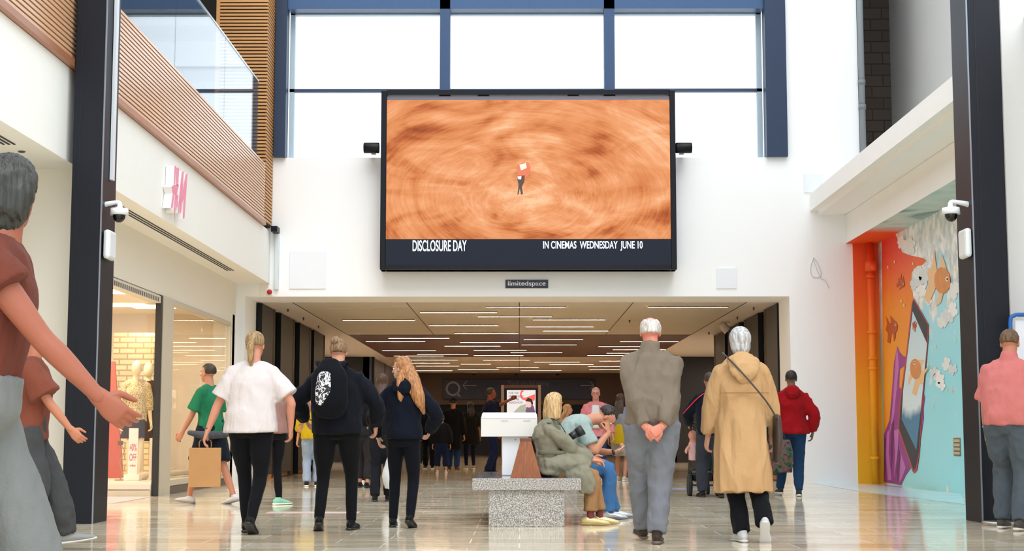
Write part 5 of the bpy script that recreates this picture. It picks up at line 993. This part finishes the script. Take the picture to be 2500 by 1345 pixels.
w_ = i['wr'][-1]; MB().tube([w_ + Vector((0, -.02, -.006)), w_ + Vector((0, .005, 0))], [.032, .032], n=18, sub=1).build('watch', mat('#1b1c20', .4), rt)
ph = thing('mobile_phone', 'slim phone in a pale case held by the seated man in the mint T-shirt', 'phone', (rt.location.x + .60, rt.location.y - .0, .735)); ph.rotation_euler = (0, R(-38), 0)
MB().box(-.078, .078, -.038, .038, -.005, .005, .004).build('case', mat('#d4cfc6', .35), ph); MB().box(-.072, .072, -.034, .034, .005, .006).build('screen', mat('#2a2f38', .1), ph)
# ---- folk in the passage
i = person('bald looking woman with glasses in a white top and red patterned cardigan walking towards us', GX(1455, 27.6), 27.6, 176, 1.70, w=1.15, feet={-1: (-.12, .1, 0, 0, 4), 1: (.1, -.05, 0, 0, -4)}, hands={-1: (-.3, .15, .85), 1: (.3, .1, .85)}, hair=('crop', '#b58a78', '#c9a090'), skinc='#dd9e8e', eyes=True, vox=.016,
    top=dict(m=cloth('#d76a76', '#e8a0a8'), fit=.045, sleeve=1.9, sf=.03, drop=.1, name='cardigan'), bottom=trouser('#2c4066', cuff=.07), shoes=('#e8e8ea', '#ffffff'))
MB().tube([i['ch'] + Vector((0, .17, -.28)), i['ch'] + Vector((0, .175, -.1)), i['ch'] + Vector((0, .15, .14))], [(.08, .015), (.09, .02), (.06, .02)], lat=(1, 0, 0), n=14).build('white_top', cloth('#f3f1f2'), i['root'])
h = i['hc']
for q in (-1, 1): MB().tube([h + i['hd'] @ Vector((q * .03 + math.cos(a) * .022, .094, .002 + math.sin(a) * .018)) for a in [k * math.pi / 6 for k in range(13)]], .0035, n=6).build('glasses_rim', mat('#3a2c2c', .3), i['root'])
person('blond child walking sideways in a peach top behind the two people on the bench', GX(1384, 29.0), 29.0, -95, 1.42, feet={-1: (-.08, .1, 0, 0, 4), 1: (.08, -.1, 0, 0, -4)}, hair=('long', '#a87c4c', '#e0bd86'), skinc='#e0a58c', eyes=True, vox=.015, top=dict(m=cloth('#d99f88'), fit=.03, sleeve=1, name='top'), bottom=trouser('#7688a0', cuff=.06), shoes=('#c8c4c0', '#ffffff'))
i = person('person in a grey top, pale shorts and white trainers between the bench and taupe jacket', GX(1515, 28.2), 28.2, -20, 1.60, feet={-1: (-.1, .12, 0, 0, 4), 1: (.1, -.1, 0, 0, -4)}, hair=('long', '#3a2a22', '#5a4334'), skinc='#c98f74', vox=.016, top=dict(m=cloth('#7c808c', '#b0b0b8'), fit=.04, sleeve=1.2, drop=.08, name='top'), bottom=dict(m=cloth('#b8b2a8'), fit=.04, len=.45, name='shorts'), shoes=('#e2dcd2', '#f4f2ee'))
o = thing('yellow_bag', 'yellow and blue carrier bag beside the taupe jacketed man in the passage', 'bag', (GX(1508, 27.9), 27.9, .68)); baked(MB().tube([(0, 0, 0), (.02, 0, .2), (.03, 0, .36)], [(.12, .05), (.13, .07), (.05, .03)], n=16), 'bag_body', .014, cloth('#d9b926', '#c0a01c'), o, smooth=2)
person('person in a yellow top and light blue jeans, mostly hidden by the black hoodie', GX(762, 25.2), 25.2, 5, 1.60, feet={-1: (-.08, .0, 0, 0, 4), 1: (.08, .1, 0, 0, -4)}, vox=.016, hair=('short', '#3a2c24', '#544034'), top=dict(m=cloth('#d8b81e'), fit=.04, sleeve=1.5, drop=.08, name='top'), bottom=trouser('#a9bbd6', cuff=.07), shoes=('#22222a', '#ffffff'))
person('person in black with white trainers, almost hidden behind the black hoodie', GX(868, 26.0), 26.0, 10, 1.62, feet={-1: (-.1, .0, 0, 0, 4), 1: (.12, -.1, 0, 0, -4)}, vox=.016, hair=('short', '#2a211c', '#43352c'), top=dict(m=cloth('#1b1c22'), fit=.04, sleeve=1.9, name='top'), bottom=trouser('#1f2026', cuff=.07), shoes=('#f0f0f2', '#ffffff'))
person('dark clad walker with black shoes stepping right behind the black hoodie', GX(888, 24.6), 24.6, -10, 1.58, feet={-1: (-.08, .1, 0, 0, 4), 1: (.1, -.15, 0, 8, -4)}, vox=.016, hair=('short', '#4a3828', '#6a5440'), top=dict(m=cloth('#24252d'), fit=.04, sleeve=1.9, name='top'), bottom=trouser('#2d2a30', cuff=.06, len=.9), shoes=('#141416', '#1a1a1c'), skinc='#c58a70')
person('person in a navy coat and pale grey scarf walking ahead in the dim passage', GX(1048, 38.5), 38.5, 176, 1.72, vox=.02, feet={-1: (-.1, .1, 0, 0, 4), 1: (.1, -.1, 0, 0, -4)}, hair=('short', '#2a211c', '#43352c'), top=dict(m=cloth('#10182a'), fit=.06, sleeve=1.9, drop=.2, name='coat'), bottom=trouser('#14161c', cuff=.07), shoes=('#17171a', '#e8e8ea'))
person('child in dark clothes with white striped trainers in the dim passage', GX(1078, 34.0), 34.0, 3, 1.30, vox=.018, feet={-1: (-.09, .05, 0, 0, 4), 1: (.1, -.05, 0, 0, -4)}, hair=('short', '#221b18', '#3a2e28'), top=dict(m=cloth('#191a22'), fit=.05, sleeve=1.9, name='top'), bottom=trouser('#1c2c52', cuff=.06, len=.85), shoes=('#f4f4f6', '#ffffff'))
i = person('man in a dark cap, long black coat and blue jeans in the dim passage', GX(1106, 37.0), 37.0, -6, 1.74, vox=.018, w=1.1, feet={-1: (-.1, .1, 0, 0, 4), 1: (.1, -.05, 0, 0, -4)}, hair=('short', '#1b1715', '#2e2824'), skinc='#b87a62', bottom=trouser('#24427a', cuff=.07), shoes=('#5c3c2c', '#8a6a50'), coat=dict(m=cloth('#121216', '#0c0c10'), fit=.05, hemz=.5, flare=0))
baked(MB().ell(i['hc'] + Vector((0, 0, .06)), (.095, .115, .08)).tube([i['hc'] + Vector((0, .08, .05)), i['hc'] + Vector((0, .17, .035))], [(.06, .012), (.04, .008)], n=12), 'cap', .012, cloth('#15161d'), i['root'], smooth=2)
person('long haired woman in a dark tunic and slim jeans reaching forward in the dim passage', GX(1148, 38.0), 38.0, 12, 1.66, vox=.018, feet={-1: (-.08, .08, 0, 0, 4), 1: (.08, -.05, 0, 0, -4)}, hands={-1: (-.15, .4, .95)}, hair=('long', '#120f0e', '#2a211d'), skinc='#b5745c', top=dict(m=cloth('#1d1a1a'), fit=.06, sleeve=.9, drop=.28, flare=.04, name='tunic'), bottom=legg('#161c34'), shoes=('#c8b8a0', '#ffffff'))
i = person('man in navy with an arm stretched towards the advertising display', GX(1196, 33.0), 33.0, -70, 1.86, vox=.016, w=1.1, feet={-1: (-.14, .1, 0, 0, 4), 1: (.14, -.1, 0, 0, -4)}, hands={-1: (-.12, .52, 1.62), 1: (.3, .1, .85)}, elbow={-1: (-1, -.2, -.8)}, hair=('short', '#1c1816', '#342a24'), skinc='#8e4c3c', top=dict(m=cloth('#141a38', '#0e1228'), fit=.05, sleeve=.8, drop=.08, name='shirt'), bottom=trouser('#1c2650', cuff=.08), shoes=('#17171a', '#1e1e20'))
person('distant dark figure standing between the trench coat woman and the display', GX(1010, 43), 43, 170, 1.7, vox=.02, hair=('short', '#221b18', '#3a2e28'), top=dict(m=cloth('#22242c'), fit=.05, sleeve=1.9, name='top'), bottom=trouser('#1c1e26', cuff=.07))
person('distant figure in dark blue near the left end of the dim passage', GX(1035, 46), 46, 10, 1.68, vox=.02, hair=('long', '#3a2a20', '#5a4030'), top=dict(m=cloth('#1f2840'), fit=.05, sleeve=1.9, name='top'), bottom=trouser('#23252d', cuff=.07))
# ---- mannequins
MQ = mat('#f0dcb4', .4, var=.02)
def mannequin(lab, px, Y, rz, mk):
    i = person(lab, GX(px, Y), Y, rz, 1.70, w=.9, hip=.92, hair=None, skinc=MQ, shoes=None, ears=False, name='mannequin', cat='mannequin', nohead=True, feet={-1: (-.07, .03, 0, 0, 3), 1: (.07, -.03, 0, 0, -3)}, **mk)
    rt = i['root']; rt.location.z = .215
    baked(MB().ell(i['hc'] + Vector((0, .01, .02)), (.075, .095, .115)).tube([i['nk'] - i['up'] * .03, i['nk'] + i['up'] * .07, i['hc'] + Vector((0, 0, -.05))], [.06, .045, .045], n=18), 'head', .008, MQ, rt, smooth=3)
    MB().tube([(0, 0, 0), (0, 0, .012)], .16, sub=1, n=32).build('stand', mat('#e8dcc6', .4), rt)
    for q in (-1, 1): baked(MB().tube([i['ank'][q] + Vector((0, 0, .02)), i['ank'][q] + Vector((0, .03, -.05)), i['ank'][q] + Vector((0, .12, -.07))], [.034, .034, .02], n=12, rnd=True), 'foot', .008, MQ, rt, smooth=1)
    return i
t = NT('crochet_knit'); v = t.obj(); wv = t.n('ShaderNodeTexVoronoi'); t.l(t.map(v, (1, 1, .8)), wv.inputs['Vector']); wv.inputs['Scale'].default_value = 75
t.set(t.ramp(wv.outputs['Distance'], [(.3, '#e2cf9f'), (.6, '#c9b07a'), (.8, '#8a6f44')]), .8); t.bump(wv.outputs['Distance'], .6, .01)
mannequin('cream mannequin in a pale crochet dress and brown skirt in the shop window', 329, 22.3, 200, dict(hands={-1: (-.22, .06, .80), 1: (.22, .06, .80)}, top=dict(m=t.m, fit=.03, sleeve=1.3, sf=.03, drop=.20, name='crochet_top', fold=.003), coat=None, bottom=dict(m=cloth('#4a2a1e', '#301a12'), fit=.0, skirt=.60, name='skirt')))
mannequin('cream mannequin in a dark brown pleated sleeveless dress in the shop window', 359, 22.9, 190, dict(hands={-1: (-.2, .06, .80), 1: (.2, .06, .80)}, top=dict(m=cloth('#4b1a10', '#2c0d08', .8), fit=.035, sleeve=0, drop=.0, name='bodice', fold=.008, fs=(16, 16, 3)), bottom=dict(m=cloth('#4b1a10', '#2c0d08', .8), fit=.01, skirt=.56, flare=.09, name='skirt', fold=.01, fs=(16, 16, 2))))
